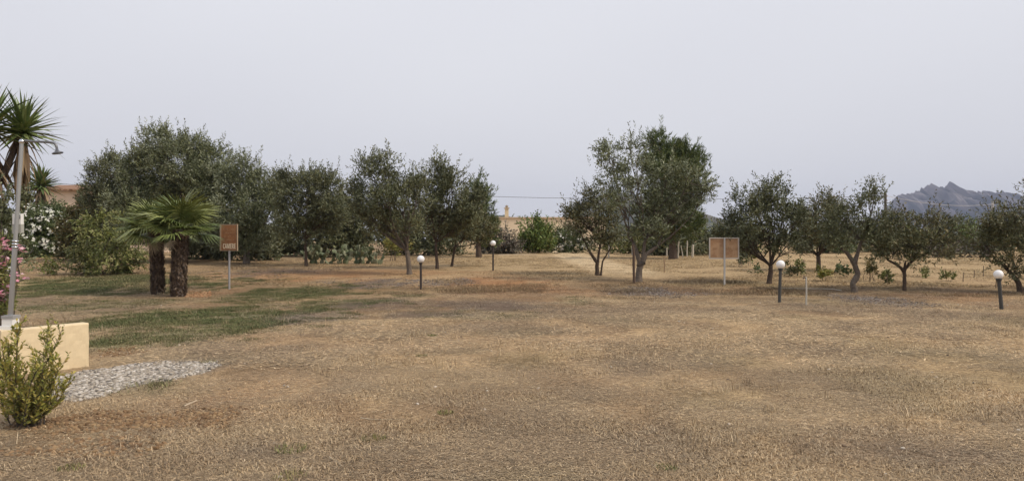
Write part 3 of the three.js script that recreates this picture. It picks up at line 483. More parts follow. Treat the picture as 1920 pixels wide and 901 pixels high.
function fanPalm(label, px, py, hgt, rad, nf, seed, lean = 0) {
  const R = rng(seed), base = ground(px, py), t = thing('fan_palm', label, 'palm', base, 'fan palms');
  // trunk
  const pts = [], rr = []; for (let k = 0; k <= 14; k++) { const u = k / 14; pts.push(V(0.03 * Math.sin(u * 3 + seed) + lean * hgt * u * u, -0.1 + u * (hgt + 0.1), 0)); rr.push(rad * (1.12 - 0.1 * u + 0.12 * Math.exp(-u * 9) + (u > 0.85 ? -0.25 * (u - 0.85) : 0))); }
  part('trunk', tube(pts, rr, 16, 0.18, seed), std(lin(0.125, 0.085, 0.06), 1, { map: BARK, bumpMap: BARK, bumpScale: 0.03 }), t);
  // shaggy leaf bases and fibre
  const L = new Leaves(), pal = [[0.085, 0.058, 0.042], [0.13, 0.092, 0.062], [0.18, 0.13, 0.09], [0.06, 0.043, 0.033]];
  for (let k = 0; k < 1500; k++) { const u = R(), a = R() * 6.283, y = u * hgt, r = rad * (1.08 - 0.08 * u), o = V(Math.cos(a) * r * 0.97 + lean * hgt * u * u, y, Math.sin(a) * r * 0.97), up = R() < 0.75 ? 1 : -1, dr = V(Math.cos(a) * (0.3 + 0.5 * R()), up, Math.sin(a) * (0.3 + 0.5 * R())).add(V(gauss(R) * 0.3, 0, gauss(R) * 0.3)).normalize(); L.blade(o, dr, V(-Math.sin(a), 0, Math.cos(a)), 0.07 + 0.1 * R(), 0.03 + 0.035 * R(), pal[Math.floor(R() * 4)], 0.4); }
  part('trunk_fibre', L.geo(), M.leaf, t, { kind: 'stuff' });
  const cols = [[0.125, 0.160, 0.044], [0.165, 0.200, 0.056], [0.095, 0.130, 0.036], [0.22, 0.245, 0.078]];
  const variants = cols.map((c, k) => fanFrond(rng(seed * 10 + k), 0.72 + 0.05 * k, 0.5, c, 0.35 + 0.2 * k)), dead = [fanFrond(rng(seed + 77), 0.6, 0.5, [0.40, 0.31, 0.20], 1.1)];
  for (let k = 0; k < nf; k++) {
    const u = k / nf, el = 1.4 - 1.45 * Math.pow(u, 0.8) + gauss(R) * 0.16, az = k * 2.39996 + gauss(R) * 0.25, old = u > 0.93;
    const m = part(old ? 'dead_frond' : 'frond', old ? dead[0] : variants[Math.floor(R() * 4)], palmLeaf, t);
    m.position.set(Math.cos(az) * rad * 0.4 + lean * hgt, hgt + 0.08 - u * 0.16, -Math.sin(az) * rad * 0.4);
    m.rotation.order = 'YZX'; m.rotation.set(gauss(R) * 0.3, az, old ? -0.7 : el);
    m.scale.setScalar((0.74 + 0.2 * R()) * (old ? 0.75 : 1));
  }
  return t;
}
fanPalm('shaggy-trunked fan palm with wider crown, the nearer of the pair', 334, 556, 1.86, 0.165, 26, 41, 0.05);
fanPalm('fan palm slightly behind its wider neighbour, darker trunk', 295, 551, 1.78, 0.14, 24, 43, -0.04);

// ---------------------------------------------------------------- yuccas
function swordGeo(len, wid, droop, fold) {
  const P = [], I = []; const n = 5;
  for (let k = 0; k <= n; k++) { const t = k / n, w = wid * (t < 0.15 ? 0.8 : 1 - Math.pow(t, 2.2)) * 0.5 + 0.0015, x = len * t, y = -droop * len * t * t; P.push(x, y + fold * w, w, x, y, 0, x, y + fold * w, -w); if (k) { const b = k * 3; I.push(b - 3, b - 2, b, b - 2, b + 1, b, b - 2, b - 1, b + 1, b - 1, b + 2, b + 1); } }
  const g = new THREE.BufferGeometry(); g.setAttribute('position', new THREE.Float32BufferAttribute(P, 3)); g.setIndex(I); g.computeVertexNormals(); return g;
}
const swordG = [0.1, 0.3, 0.02].map(dr => swordGeo(1, 0.092, dr, 0.35));
const swordM = [[0.115, 0.160, 0.050], [0.150, 0.200, 0.064], [0.080, 0.120, 0.040], [0.19, 0.225, 0.085]].map(c => std(lin(...c), 0.5, { side: THREE.DoubleSide }));
const swordDead = [[0.34, 0.25, 0.15], [0.23, 0.16, 0.092], [0.15, 0.10, 0.06]].map(c => std(lin(...c), 0.9, { side: THREE.DoubleSide }));
function yucca(label, base, heads, seed) {
  const R = rng(seed), t = thing('yucca', label, 'yucca', base, 'yuccas');
  for (const h of heads) {
    const c = h.c.clone().sub(base), b = V(h.bx ?? 0, -0.1, 0);
    part('trunk', tube(bend(b, c, R, 0.05, 7), Array(8).fill(0).map((_, k) => h.r * (1.25 - 0.35 * k / 7)), 10, 0.15, seed), M.barkDark, t);
    for (let k = 0; k < h.n; k++) { const u = k / h.n, el = 1.45 - 1.85 * u + gauss(R) * 0.1, az = k * 2.39996 + gauss(R) * 0.2, m = part('leaf', swordG[Math.floor(R() * 3)], swordM[Math.floor(R() * 4)], t); m.position.set(c.x, c.y - 0.12 * u, c.z); m.rotation.order = 'YZX'; m.rotation.set(gauss(R) * 0.5, az, el); m.scale.setScalar(h.L * (0.8 + 0.35 * R())); m.scale.z *= h.fat || 1; }
    for (let k = 0; k < h.dead; k++) { const u = R(), az = R() * 6.283, m = part('dead_leaf', swordG[Math.floor(R() * 2)], swordDead[Math.floor(R() * 3)], t); const q = b.clone().lerp(c, 1 - u * (h.skirt ?? 0.3)); m.position.set(q.x + Math.cos(az) * h.r * 0.7, q.y - 0.12, q.z - Math.sin(az) * h.r * 0.7); m.rotation.order = 'YZX'; m.rotation.set(gauss(R) * 0.5, az, -0.75 - 0.75 * R()); m.scale.setScalar(h.L * (0.75 + 0.35 * R())); m.scale.z *= (h.fat || 1) * 1.15; }
  }
}
yucca('tall yucca with spiky green heads behind the shower head', standAt(10, 14.4), [{ c: at(42, 240, 14.4), n: 125, dead: 40, L: 0.74, r: 0.06, bx: -0.1, skirt: 0.2 }, { c: at(-20, 234, 14.0), n: 85, dead: 34, L: 0.86, r: 0.07, bx: -0.35, skirt: 0.22 }], 51);
yucca('smaller far yucca with hanging dead leaves near the tiled house', standAt(66, 48), [{ c: at(76, 346, 48), n: 110, dead: 60, L: 1.35, r: 0.2, bx: 0.1, skirt: 0.3, fat: 1.5 }, { c: at(46, 352, 48.6), n: 75, dead: 40, L: 1.2, r: 0.18, bx: -0.25, skirt: 0.3, fat: 1.5 }], 53);

// ---------------------------------------------------------------- houses
function bx(w, h, d, x, y, z) { return new THREE.BoxGeometry(w, h, d).translate(x, y, z); }
function plasterTex(seed) {
  const N = 256, a = new Uint8Array(N * N * 4);
  for (let j = 0; j < N; j++) for (let i = 0; i < N; i++) { const v = clamp(0.9 + 0.16 * (fbm(i / 20, j / 20, 4, seed) - 0.5) + 0.06 * (hash2(i, j, seed) - 0.5)); const k = (j * N + i) * 4; a[k] = a[k + 1] = a[k + 2] = 255 * v; a[k + 3] = 255; }
  const t = new THREE.DataTexture(a, N, N); t.wrapS = t.wrapT = THREE.MirroredRepeatWrapping; t.magFilter = THREE.LinearFilter; t.needsUpdate = true; return t;
}
const PL = plasterTex(4);
{
  const base = standAt(150, 57); base.y -= 0.1;
  const t = thing('house', 'pink-cream house with terracotta tile eaves behind the bushes', 'house', base);
  const top = at(150, 357, 57).y - base.y;
  part('wall', bx(9, top, 6, 1.2, top / 2, -3), std(lin(0.76, 0.60, 0.45), 0.95, { map: PL }), t);
  part('lintel', bx(1.6, 0.14, 0.06, 0.55, top - 0.52, 0.03), M.barkDark, t);
  part('shutter', bx(1.4, 1.2, 0.05, 0.55, top - 1.22, 0.028), std(lin(0.12, 0.08, 0.05), 0.8), t);
  const roof = part('roof', (() => { const s = new THREE.Shape([[-0.35, 0], [3, 0.55], [6.35, 0], [6.35, 0.12], [3, 0.67], [-0.35, 0.12]].map(p => new THREE.Vector2(...p))); return new THREE.ExtrudeGeometry(s, { depth: 9.3, bevelEnabled: false }).rotateY(Math.PI / 2).translate(-3.45, top - 0.02, 0); })(), std(lin(0.24, 0.13, 0.075), 0.9), t);
  const tg = new THREE.CylinderGeometry(0.105, 0.085, 0.62, 10, 1, false, -Math.PI / 2, Math.PI).rotateX(Math.PI / 2 ), R = rng(9);
  const tm = [[0.36, 0.19, 0.105], [0.30, 0.15, 0.08], [0.46, 0.29, 0.18], [0.22, 0.115, 0.065]].map(c => std(lin(...c), 0.9, { side: THREE.DoubleSide }));
  for (let k = 0; k < 42; k++) for (let r = 0; r < 2; r++) { const m = part('tile', tg, tm[Math.floor(R() * 4)], roof); m.position.set(-3.3 + k * 0.215, top + 0.13 + r * 0.085, 0.12 - r * 0.5); m.rotation.x = 0.16 + gauss(R) * 0.02; m.rotation.z = gauss(R) * 0.05; }
}
{
  const base = standAt(1005, 82); base.y -= 0.1;
  const t = thing('cream_building', 'long low cream building with a chimney in the far gap', 'building', base);
  const top = at(1005, 409, 82).y - base.y, x0 = at(925, 409, 82).x - base.x, x1 = at(1135, 409, 82).x - base.x;
  part('wall', bx(x1 - x0, top, 8, (x0 + x1) / 2, top / 2, -4), std(lin(0.78, 0.64, 0.46), 0.95, { map: PL }), t);
  part('roof_edge', bx(x1 - x0 + 0.3, 0.14, 8.3, (x0 + x1) / 2, top + 0.07, -4), std(lin(0.50, 0.38, 0.27), 0.9), t);
  const cx = at(950, 409, 82).x - base.x;
  const ch = part('chimney', bx(0.42, 1.0, 0.42, cx, top + 0.62, -1.2), std(lin(0.62, 0.51, 0.34), 0.95), t);
  part('chimney_cap', mergeGeometries([bx(0.62, 0.09, 0.62, cx, top + 1.165, -1.2), bx(0.3, 0.16, 0.3, cx, top + 1.29, -1.2)]), std(lin(0.45, 0.36, 0.25), 0.95), ch);
  part('chimney_cowl', new THREE.ConeGeometry(0.22, 0.16, 8).translate(cx, top + 1.45, -1.2), std(lin(0.2, 0.16, 0.12), 0.9), ch);
}

// ---------------------------------------------------------------- garden lamps
const lampPost = std(lin(0.035, 0.026, 0.023), 0.6), lampPostGrey = std(lin(0.05, 0.05, 0.046), 0.65), globeM = new THREE.MeshPhysicalMaterial({ color: lin(0.82, 0.81, 0.80), roughness: 0.35, clearcoat: 0.3, clearcoatRoughness: 0.3 });
function lamp(label, base, H, r, tilt, seed, mat = lampPost, pr = 0.035) {
  const t = thing('garden_lamp', label, 'lamp', base, 'white globe garden lamps'), R = rng(seed);
  const ph = H - 2 * r + 0.02;
  part('post', new THREE.LatheGeometry([[0, -0.15], [pr * 1.02, -0.15], [pr * 1.02, 0.02], [pr, 0.05], [pr, ph - 0.06], [pr * 1.25, ph - 0.055], [pr * 1.25, ph - 0.03], [0, ph - 0.03]].map(p => new THREE.Vector2(...p)), 20), mat, t);
  part('collar', new THREE.LatheGeometry([[0, ph - 0.032], [pr * 1.5, ph - 0.032], [pr * 1.6, ph - 0.01], [r * 0.55, ph + 0.025], [0, ph + 0.025]].map(p => new THREE.Vector2(...p)), 20), mat, t);
  part('globe', new THREE.SphereGeometry(r, 32, 22).translate(0, ph + r * 0.96, 0), globeM, t);
  t.rotation.z = tilt; t.rotation.y = R() * 3;
  t.rotation.order = 'ZYX';
}
lamp('globe lamp on black post beside the forked pale olive trunk', ground(789, 542), 1.04, 0.118, 0.005, 1);
lamp('globe lamp on grey-black post left of the thin standpipe', ground(1462, 567), 1.08, 0.112, -0.03, 2, lampPostGrey, 0.038);
lamp('globe lamp with leaning post near the edge olive', ground(1879, 580), 0.91, 0.105, 0.09, 3, lampPostGrey, 0.042);
lamp('smallest and farthest globe lamp, beside the track', ground(924.5, 507), 1.22, 0.115, 0, 4);
lamp('globe lamp on dark post behind the shower pole and pink blossoms', ground(16, 583), 1.02, 0.115, 0, 5, lampPost, 0.05);
lamp('taller globe lamp cut by the view edge above pink blossoms', standAt(2, 13.2), 1.83, 0.09, 0, 6, lampPost, 0.05);

// ---------------------------------------------------------------- signs
const galv = std(lin(0.42, 0.42, 0.43), 0.45, { metalness: 0.6 });
const font = await new FontLoader().loadAsync('fonts/droid/droid_sans_bold.typeface.json');
function rustTex(seed, a0, b0, c0) {
  const N = 256, a = new Uint8Array(N * N * 4);
  for (let j = 0; j < N; j++) for (let i = 0; i < N; i++) { const n = fbm(i / 38, j / 30, 5, seed), s = fbm(i / 9, j / 70, 3, seed + 5); let c = mix(a0, b0, sstep(0.35, 0.65, n)); c = mix(c, c0, 0.6 * sstep(0.55, 0.75, s)); const v = 0.93 + 0.14 * hash2(i, j, seed), k = (j * N + i) * 4; for (let q = 0; q < 3; q++) a[k + q] = 255 * clamp(c[q] * v); a[k + 3] = 255; }
  const t = new THREE.DataTexture(a, N, N); t.magFilter = THREE.LinearFilter; t.colorSpace = THREE.LinearSRGBColorSpace; t.needsUpdate = true; return t;
}
{
  const base = ground(428, 542), d = -base.z, s = d / FOC, t = thing('lettered_sign', 'brown weathered sign reading CAMERE on a thin metal post', 'sign', base);
  t.rotation.y = -0.3;
  const y0 = at(428, 470, d).y - base.y, y1 = at(428, 420, d).y - base.y, w = 36 * s / Math.cos(0.3) * 0.97, h = y1 - y0;
  part('post', new THREE.CylinderGeometry(0.03, 0.03, y1 + 0.1, 14).translate(0.0, (y1 - 0.1) / 2 - 0.02, -0.035), galv, t);
  const pan = part('panel', bx(w - 0.05, h - 0.05, 0.012, 0.02, (y0 + y1) / 2, 0.012), new THREE.MeshStandardMaterial({ map: rustTex(3, [0.34, 0.15, 0.06], [0.27, 0.125, 0.055], [0.40, 0.22, 0.11]), roughness: 0.8 }), t);
  const fr = std(lin(0.36, 0.27, 0.18), 0.7);
  part('frame', mergeGeometries([bx(0.045, h, 0.06, 0.02 - w / 2, (y0 + y1) / 2, 0), bx(0.02, h, 0.04, 0.02 + w / 2, (y0 + y1) / 2, 0), bx(w - 0.04, 0.025, 0.04, 0.02, y1 - 0.013, 0), bx(w - 0.04, 0.02, 0.04, 0.02, y0 + 0.01, 0)]), fr, t);
  const tg = new TextGeometry('CAMERE', { font, size: 0.115, depth: 0.004, curveSegments: 5 }); tg.computeBoundingBox(); const bb = tg.boundingBox, k = (w * 0.76) / (bb.max.x - bb.min.x); tg.scale(k, 1.38, 1).translate(0.025 - w * 0.37, y0 + 0.07, 0.018);
  part('lettering', tg, std(lin(0.80, 0.70, 0.52), 0.8), pan);
  // faded paint marks above the word, no longer legible
  const R = rng(6), gs = []; for (let r = 0; r < 4; r++) for (let q = 0; q < 7; q++) if (R() < 0.7) gs.push(bx(0.02 + 0.03 * R(), 0.012 + 0.03 * R(), 0.002, 0.02 - w * 0.33 + q * w * 0.105 + gauss(R) * 0.01, y0 + h * (0.42 + 0.13 * r) + gauss(R) * 0.012, 0.0192));
  part('faded_paint', mergeGeometries(gs), std(lin(0.40, 0.225, 0.115), 0.85), pan, { kind: 'stuff' });
}
{
  const base = ground(1358, 534), d = -base.z, s = d / FOC, t = thing('framed_board', 'blank brown back of a framed notice board on one post', 'sign', base);
  t.rotation.y = 0.05;
  const y0 = at(1356, 485, d).y - base.y, y1 = at(1356, 445, d).y - base.y, w = 55 * s, h = y1 - y0, fr = std(lin(0.46, 0.42, 0.37), 0.65), f = 0.034, ym = (y0 + y1) / 2;
  const post = part('post', bx(0.05, y1 + 0.12, 0.04, 0, (y1 - 0.12) / 2, 0.045), std(lin(0.42, 0.41, 0.39), 0.6), t); post.rotation.z = 0;
  part('frame', mergeGeometries([bx(f, h, 0.045, -w / 2, ym, 0), bx(f, h, 0.045, w / 2, ym, 0), bx(w - f, f, 0.043, 0, y1 - f / 2, 0), bx(w - f, f, 0.043, 0, y0 + f / 2, 0)]), fr, t);
  part('panel', bx(w - f, h - f, 0.01, 0, ym, -0.012), new THREE.MeshStandardMaterial({ map: rustTex(12, [0.42, 0.26, 0.145], [0.33, 0.19, 0.10], [0.47, 0.31, 0.18]), roughness: 0.85 }), t);
}

// ---------------------------------------------------------------- shower, its wall, gravel
const F2 = V(-5.39, 0, -9.50), N2 = V(-5.93, 0, -8.66);
const wallH = 0.55, WU = N2.clone().sub(F2).normalize(), WN = V(WU.z, 0, -WU.x);
function wallGeo(len, h, th, seed) {                      // rendered wall, softly uneven, rounded arris; runs along +x, thickness towards -z
  const nx = Math.round(len / 0.04), ny = 14, P = [], U = [], I = [];
  const s = []; // section around: front up, top, back down
  for (let k = 0; k <= ny; k++) s.push([-0.15 + (h + 0.135) * k / ny, 0]); s.push([h - 0.004, -0.006], [h, -0.016], [h, -th + 0.016], [h - 0.004, -th + 0.006]); for (let k = 0; k <= 4; k++) s.push([(h - 0.015) - (h + 0.135) * k / 4, -th]);
  for (let i = 0; i <= nx; i++) for (let k = 0; k < s.length; k++) { const x = len * i / nx, n = 0.012 * (fbm(x * 5 + seed, s[k][0] * 5, 3, seed) - 0.5) + 0.01 * (vn(x * 14, s[k][0] * 14, seed) - 0.5); P.push(x, s[k][0] + (k > ny ? n * 0.5 : 0), s[k][1] + (k <= ny ? n : 0)); U.push(x * 1.2, s[k][0] * 1.2); if (i && k) { const q = i * s.length + k, w = s.length; I.push(q - w - 1, q - 1, q, q - w - 1, q, q - w); } }
  const w = s.length, c0 = P.length / 3; for (const x of [0, len]) { P.push(x, h / 2, -th / 2); U.push(x, 0.5); } for (let k = 1; k < w; k++) I.push(c0, k - 1, k); for (let k = 1; k < w; k++) I.push(c0 + 1, nx * w + k, nx * w + k - 1);
  const g = new THREE.BufferGeometry(); g.setAttribute('position', new THREE.Float32BufferAttribute(P, 3)); g.setAttribute('uv', new THREE.Float32BufferAttribute(U, 2)); g.setIndex(I); const out = g.toNonIndexed(); out.computeVertexNormals(); return out;
}
{
  const base = N2.clone().setY(gh(N2.x, N2.z)), t = thing('low_wall', 'low cream plastered wall around the outdoor shower', 'wall', base);
  const cream = std(lin(0.76, 0.62, 0.40), 0.92, { map: PL, side: THREE.DoubleSide }), len = F2.distanceTo(N2);
  const a = part('wall_run', wallGeo(len, wallH, 0.17, 3), cream, t); a.rotation.y = Math.atan2(WU.z, -WU.x) ;
  const b = part('wall_run', wallGeo(2.2, wallH - 0.006, 0.17, 9), cream, t); b.rotation.y = 0;
  // b meets a at the near corner and runs away to the left
  const bd = WN.clone().multiplyScalar(-1); b.rotation.y = Math.atan2(bd.z, -bd.x) ; b.position.copy(WN.clone().multiplyScalar(-2.2));
  b.rotation.y = Math.atan2(-WN.z, WN.x);
  a.rotation.y = Math.atan2(WU.z, -WU.x);
}
{
  const p0 = N2.clone().addScaledVector(WN, -0.10).addScaledVector(WU, -0.14), gy = gh(N2.x, N2.z) + wallH;
  const base = V(p0.x, gy, p0.z), d = -base.z, t = thing('outdoor_shower', 'leaning grey outdoor shower pole with a round head on a gooseneck arm', 'shower', base);
  const L = (px, py) => at(px, py, d).sub(base), steel = std(lin(0.40, 0.41, 0.42), 0.35, { metalness: 0.75 }), chrome = std(lin(0.62, 0.63, 0.65), 0.18, { metalness: 1 });
  const white = std(lin(0.74, 0.74, 0.72), 0.55), b0 = V(0, 0, 0), top = L(43, 266).setZ(0.03), lean = top.clone().sub(V(0, 0.15, 0)).normalize();
  part('base', mergeGeometries([bx(0.125, 0.13, 0.125, 0, 0.065, 0), bx(0.18, 0.04, 0.15, -0.02, 0.021, 0)]), white, t);
  part('base_cap', bx(0.14, 0.035, 0.14, 0.004, 0.148, 0), std(lin(0.30, 0.30, 0.30), 0.5), t);
  const p1 = V(0, 0.16, 0), mid = p1.clone().lerp(top, 0.40);
  part('lower_pipe', tube([p1, mid], [0.028, 0.028], 18), steel, t);
  part('upper_pipe', tube([mid, top.clone()], [0.023, 0.022], 18), std(lin(0.34, 0.35, 0.35), 0.5, { metalness: 0.4 }), t);
  for (const o of [0, 0.035, 0.07]) part('coupling', tube([mid.clone().addScaledVector(lean, o - 0.02), mid.clone().addScaledVector(lean, o)], [0.034, 0.034], 18), chrome, t);
  const pts = [[43, 266], [48, 264.5], [60, 265.5], [85, 266.5], [98, 267.5], [104, 269.5], [107.5, 274], [109, 281]].map(q => L(...q).setZ(0.03)); const cv = new THREE.CatmullRomCurve3(pts);
  part('elbow', new THREE.SphereGeometry(0.031, 16, 12).translate(top.x, top.y, top.z), chrome, t);
  part('arm', new THREE.TubeGeometry(cv, 48, 0.0145, 12), std(lin(0.16, 0.165, 0.17), 0.35, { metalness: 0.5 }), t);
  const hp = L(109.5, 285).setZ(0.03), head = part('shower_head', new THREE.LatheGeometry([[0, 0.035], [0.016, 0.035], [0.018, 0.012], [0.035, 0.004], [0.06, -0.008], [0.062, -0.016], [0.058, -0.02], [0, -0.02]].map(p => new THREE.Vector2(...p)), 28), std(lin(0.13, 0.135, 0.15), 0.35, { metalness: 0.5 }), t);
  head.position.copy(hp); head.rotation.z = 0.16; head.rotation.x = 0.1;
  part('nozzle_plate', new THREE.CylinderGeometry(0.054, 0.054, 0.005, 28).translate(0, -0.0215, 0), std(lin(0.04, 0.04, 0.045), 0.5), head);
  const bc = L(26, 426.5).setZ(-0.045), tc = L(26.5, 409).setZ(-0.04);
  part('control_box', bx(0.105, 0.125, 0.06, bc.x, bc.y, bc.z - 0.02), std(lin(0.36, 0.36, 0.32), 0.6), t);
  const sk = part('switch_box', bx(0.1, 0.125, 0.055, tc.x, tc.y - 0.006, tc.z - 0.02), white, t);
  part('dial', new THREE.TorusGeometry(0.024, 0.006, 8, 20).translate(tc.x + 0.022, tc.y + 0.02, tc.z + 0.012), std(lin(0.2, 0.2, 0.21), 0.5), sk);
}
function stones(name, n, seed, place, cols, s0, s1, flat) {
  const R = rng(seed), g = new THREE.IcosahedronGeometry(1, 1), p = g.attributes.position; for (let k = 0; k < p.count; k++) { const v = V(p.getX(k), p.getY(k), p.getZ(k)), r = 0.72 + 0.5 * vn(v.x * 1.4 + 5, v.y * 1.4 + v.z * 2.1, seed); p.setXYZ(k, v.x * r, v.y * r * flat, v.z * r); } g.computeVertexNormals();
  const im = shadows(new THREE.InstancedMesh(g, std(lin(1, 1, 1), 0.95), n)), m = new THREE.Matrix4(), q = new THREE.Quaternion(), c = new THREE.Color(); let k = 0, tries = 0;
  while (k < n && tries++ < n * 40) { const pt = place(R); if (!pt) continue; const s = s0 + (s1 - s0) * Math.pow(R(), 2.2); q.setFromEuler(new THREE.Euler(gauss(R) * 0.6, R() * 6.283, gauss(R) * 0.6)); m.compose(V(pt.x, gh(pt.x, pt.z) + s * flat * 0.35 + (pt.h || 0), pt.z), q, V(s * (0.8 + 0.5 * R()), s, s * (0.8 + 0.5 * R()))); im.setMatrixAt(k, m); const b = cols[Math.floor(R() * cols.length)], v = 0.8 + 0.4 * R(); im.setColorAt(k, c.setRGB(b[0] * v, b[1] * v, b[2] * v)); k++; }
  im.count = k; im.name = name; im.userData.kind = 'stuff'; scene.add(im); return im;
}
const area = (px0, px1, py0, py1, list, cut) => R => { const g = ground(px0 + (px1 - px0) * R(), py0 + (py1 - py0) * R()); if (list && maskOf(list, g.x, g.z, 0.6) < cut + (R() - 0.5) * 0.3) return null; return g; };
// keep loose stones out of the walls
const clearOfWall = f => R => { const g = f(R); if (!g) return null; const r = g.clone().sub(N2), u = -r.dot(WU), v = r.dot(WN); if (v < 0.03 && u > -0.1 && u < 1.1) return null; return g; };
stones('gravel', 15000, 81, clearOfWall(area(95, 430, 668, 780, PATCH.grav, 0.42)), [[0.31, 0.275, 0.23], [0.20, 0.176, 0.148], [0.40, 0.362, 0.31], [0.26, 0.222, 0.172], [0.10, 0.089, 0.077], [0.34, 0.292, 0.232], [0.52, 0.48, 0.43]], 0.007, 0.024, 0.7);
stones('soil_clods', 3200, 82, clearOfWall(area(0, 470, 640, 860, PATCH.brown, 0.45)), [[0.19, 0.115, 0.057], [0.23, 0.145, 0.073], [0.155, 0.093, 0.047], [0.26, 0.175, 0.092]], 0.003, 0.023, 0.8);
stones('palm_foot_soil', 420, 83, R => { const g = ground(345 + 50 * R(), 547 + 10 * R()); return g; }, [[0.33, 0.185, 0.09], [0.28, 0.15, 0.075], [0.38, 0.24, 0.13]], 0.012, 0.04, 0.7);
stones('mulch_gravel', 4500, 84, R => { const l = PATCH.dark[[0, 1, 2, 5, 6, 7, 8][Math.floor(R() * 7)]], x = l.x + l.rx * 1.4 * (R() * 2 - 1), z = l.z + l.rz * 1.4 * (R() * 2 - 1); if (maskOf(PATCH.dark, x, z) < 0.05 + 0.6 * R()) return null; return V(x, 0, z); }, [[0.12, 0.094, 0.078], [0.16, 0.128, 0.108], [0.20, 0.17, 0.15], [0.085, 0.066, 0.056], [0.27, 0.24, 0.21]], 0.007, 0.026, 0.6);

// ---------------------------------------------------------------- near shrub and pink oleander
{
  const R = rng(61), base = ground(52, 800), t = thing('privet_shrub', 'small upright yellow-green shrub in front of the cream wall', 'shrub', base), d = -base.z, s = d / FOC;
  const L = new Leaves(), gs = [], tips = [[66, 596], [100, 612], [58, 620], [28, 640], [10, 680], [106, 660], [85, 655], [38, 605], [112, 685], [-8, 655], [70, 690], [20, 720], [100, 720], [45, 690], [-14, 710], [112, 735], [85, 750], [5, 750], [60, 735], [30, 670], [76, 625], [108, 640], [92, 690], [15, 645], [50, 650], [-20, 740], [105, 755], [40, 750]];
  const leafCl = (o, dr, sd, len) => { const c = PAL.privet[Math.floor(R() * 5)], v = 0.8 + 0.4 * R(); L.blade(o, dr, sd, len, len * 0.42, c.map(x => x * v), 0.18); };
  const sprig = (p, q, n, len, r) => {
    const pts = bend(p, q, R, 0.07, 6), cv = new THREE.CatmullRomCurve3(pts); gs.push(tube(pts, pts.map((_, k) => r * (1 - 0.8 * k / 6)), 5));
    for (let k = 0; k < n; k++) { const u = 0.25 + 0.75 * (k + R()) / n, o = cv.getPoint(Math.min(u, 1)), tg = cv.getTangent(Math.min(u, 1)), a = R() * 6.283, sd = V(Math.cos(a), gauss(R) * 0.3, Math.sin(a)); const dr = tg.clone().multiplyScalar(0.8).addScaledVector(sd, 0.8).normalize(), nn = tg.clone().cross(dr).normalize(); leafCl(o, dr, nn, len * (0.7 + 0.6 * R())); }
    return cv;
  };
  for (const [px, py] of tips) {
    const q = at(px, py, d).sub(base); q.z = gauss(R) * 0.28;
    const cv = sprig(V(gauss(R) * 0.09 + q.x * 0.15, -0.04, gauss(R) * 0.08), q, 40, 0.044, 0.007);
    for (let k = 0; k < 11; k++) { const u = 0.18 + 0.78 * R(), o = cv.getPoint(u), e = o.clone().add(V(gauss(R) * 0.09, 0.06 + 0.13 * R(), gauss(R) * 0.1)); sprig(o, e, 14, 0.040, 0.003); }
  }
  part('stems', mergeGeometries(gs), M.bark, t);
  part('foliage', L.geo(), M.leafSoft, t);
}
shrub('oleander', 'pink-flowering oleander at the view edge beside the shower', 'oleander', null, { x: -22, d: 11.6, leaf: { ...leafOpt(PAL.citrus, 0.55, 5, 0.17, 0.036, 0.5), clumpR: 0.12, spray: 0 }, lobes: [[-24, 520, 14, 20], [-12, 556, 14, 18], [-44, 480, 22, 26], [-18, 592, 18, 16], [-44, 540, 28, 30]], twig: 0.6, flower: { share: 0.3, n: 8, reach: 0.12, spread: 0.05, size: 0.034, sprays: [[3, 452], [12, 460], [-4, 462], [5, 468], [22, 466], [30, 470], [36, 466], [0, 488], [10, 498], [38, 492], [36, 520], [40, 516], [33, 524], [2, 505], [14, 552], [8, 560], [18, 540], [-2, 535], [12, 566]], pal: [[0.76, 0.34, 0.45], [0.80, 0.46, 0.55], [0.70, 0.27, 0.38], [0.82, 0.58, 0.63]] } }, 301);

// ---------------------------------------------------------------- standpipe, stakes, poles, cables
{
  const b = ground(1512, 572), d = -b.z, s = d / FOC, t = thing('standpipe', 'thin pale standpipe with a small tap on top', 'tap', b), h = 53 * s;
  part('pipe', tube([V(0, -0.1, 0), V(0.01, h * 0.5, 0), V(0, h, 0)], [0.022, 0.02, 0.02], 10), std(lin(0.45, 0.42, 0.36), 0.6), t);
  part('tap', mergeGeometries([tube([V(0, h - 0.03, 0), V(-0.06, h - 0.01, 0), V(-0.075, h - 0.05, 0)], [0.018, 0.016, 0.014], 8), bx(0.07, 0.012, 0.02, -0.035, h + 0.025, 0), bx(0.012, 0.03, 0.012, -0.03, h + 0.006, 0)]), std(lin(0.10, 0.07, 0.05), 0.5), t);
}
function stake(label, px, py, h, r, col, dx = 0, cat = 'stake') { const b = ground(px, py), s = -b.z / FOC, t = thing('wooden_stake', label, cat, b, 'stakes and posts in the field'), R = rng(px); part('shaft', tube(bend(V(0, -0.15, 0), V(dx * s, h * s, 0), R, 0.015, 4), [r * 1.1, r, r, r * 0.95, r * 0.9], 8, 0.15, px), std(lin(...col), 0.9), t); }
stake('dark tarred post tied beside the big airy olive trunk', 1190, 531, 72, 0.045, [0.10, 0.065, 0.045], -3, 'post');
stake('thin crooked stake standing alone in the straw right of the big olive', 1246, 511, 32, 0.025, [0.30, 0.21, 0.13]);
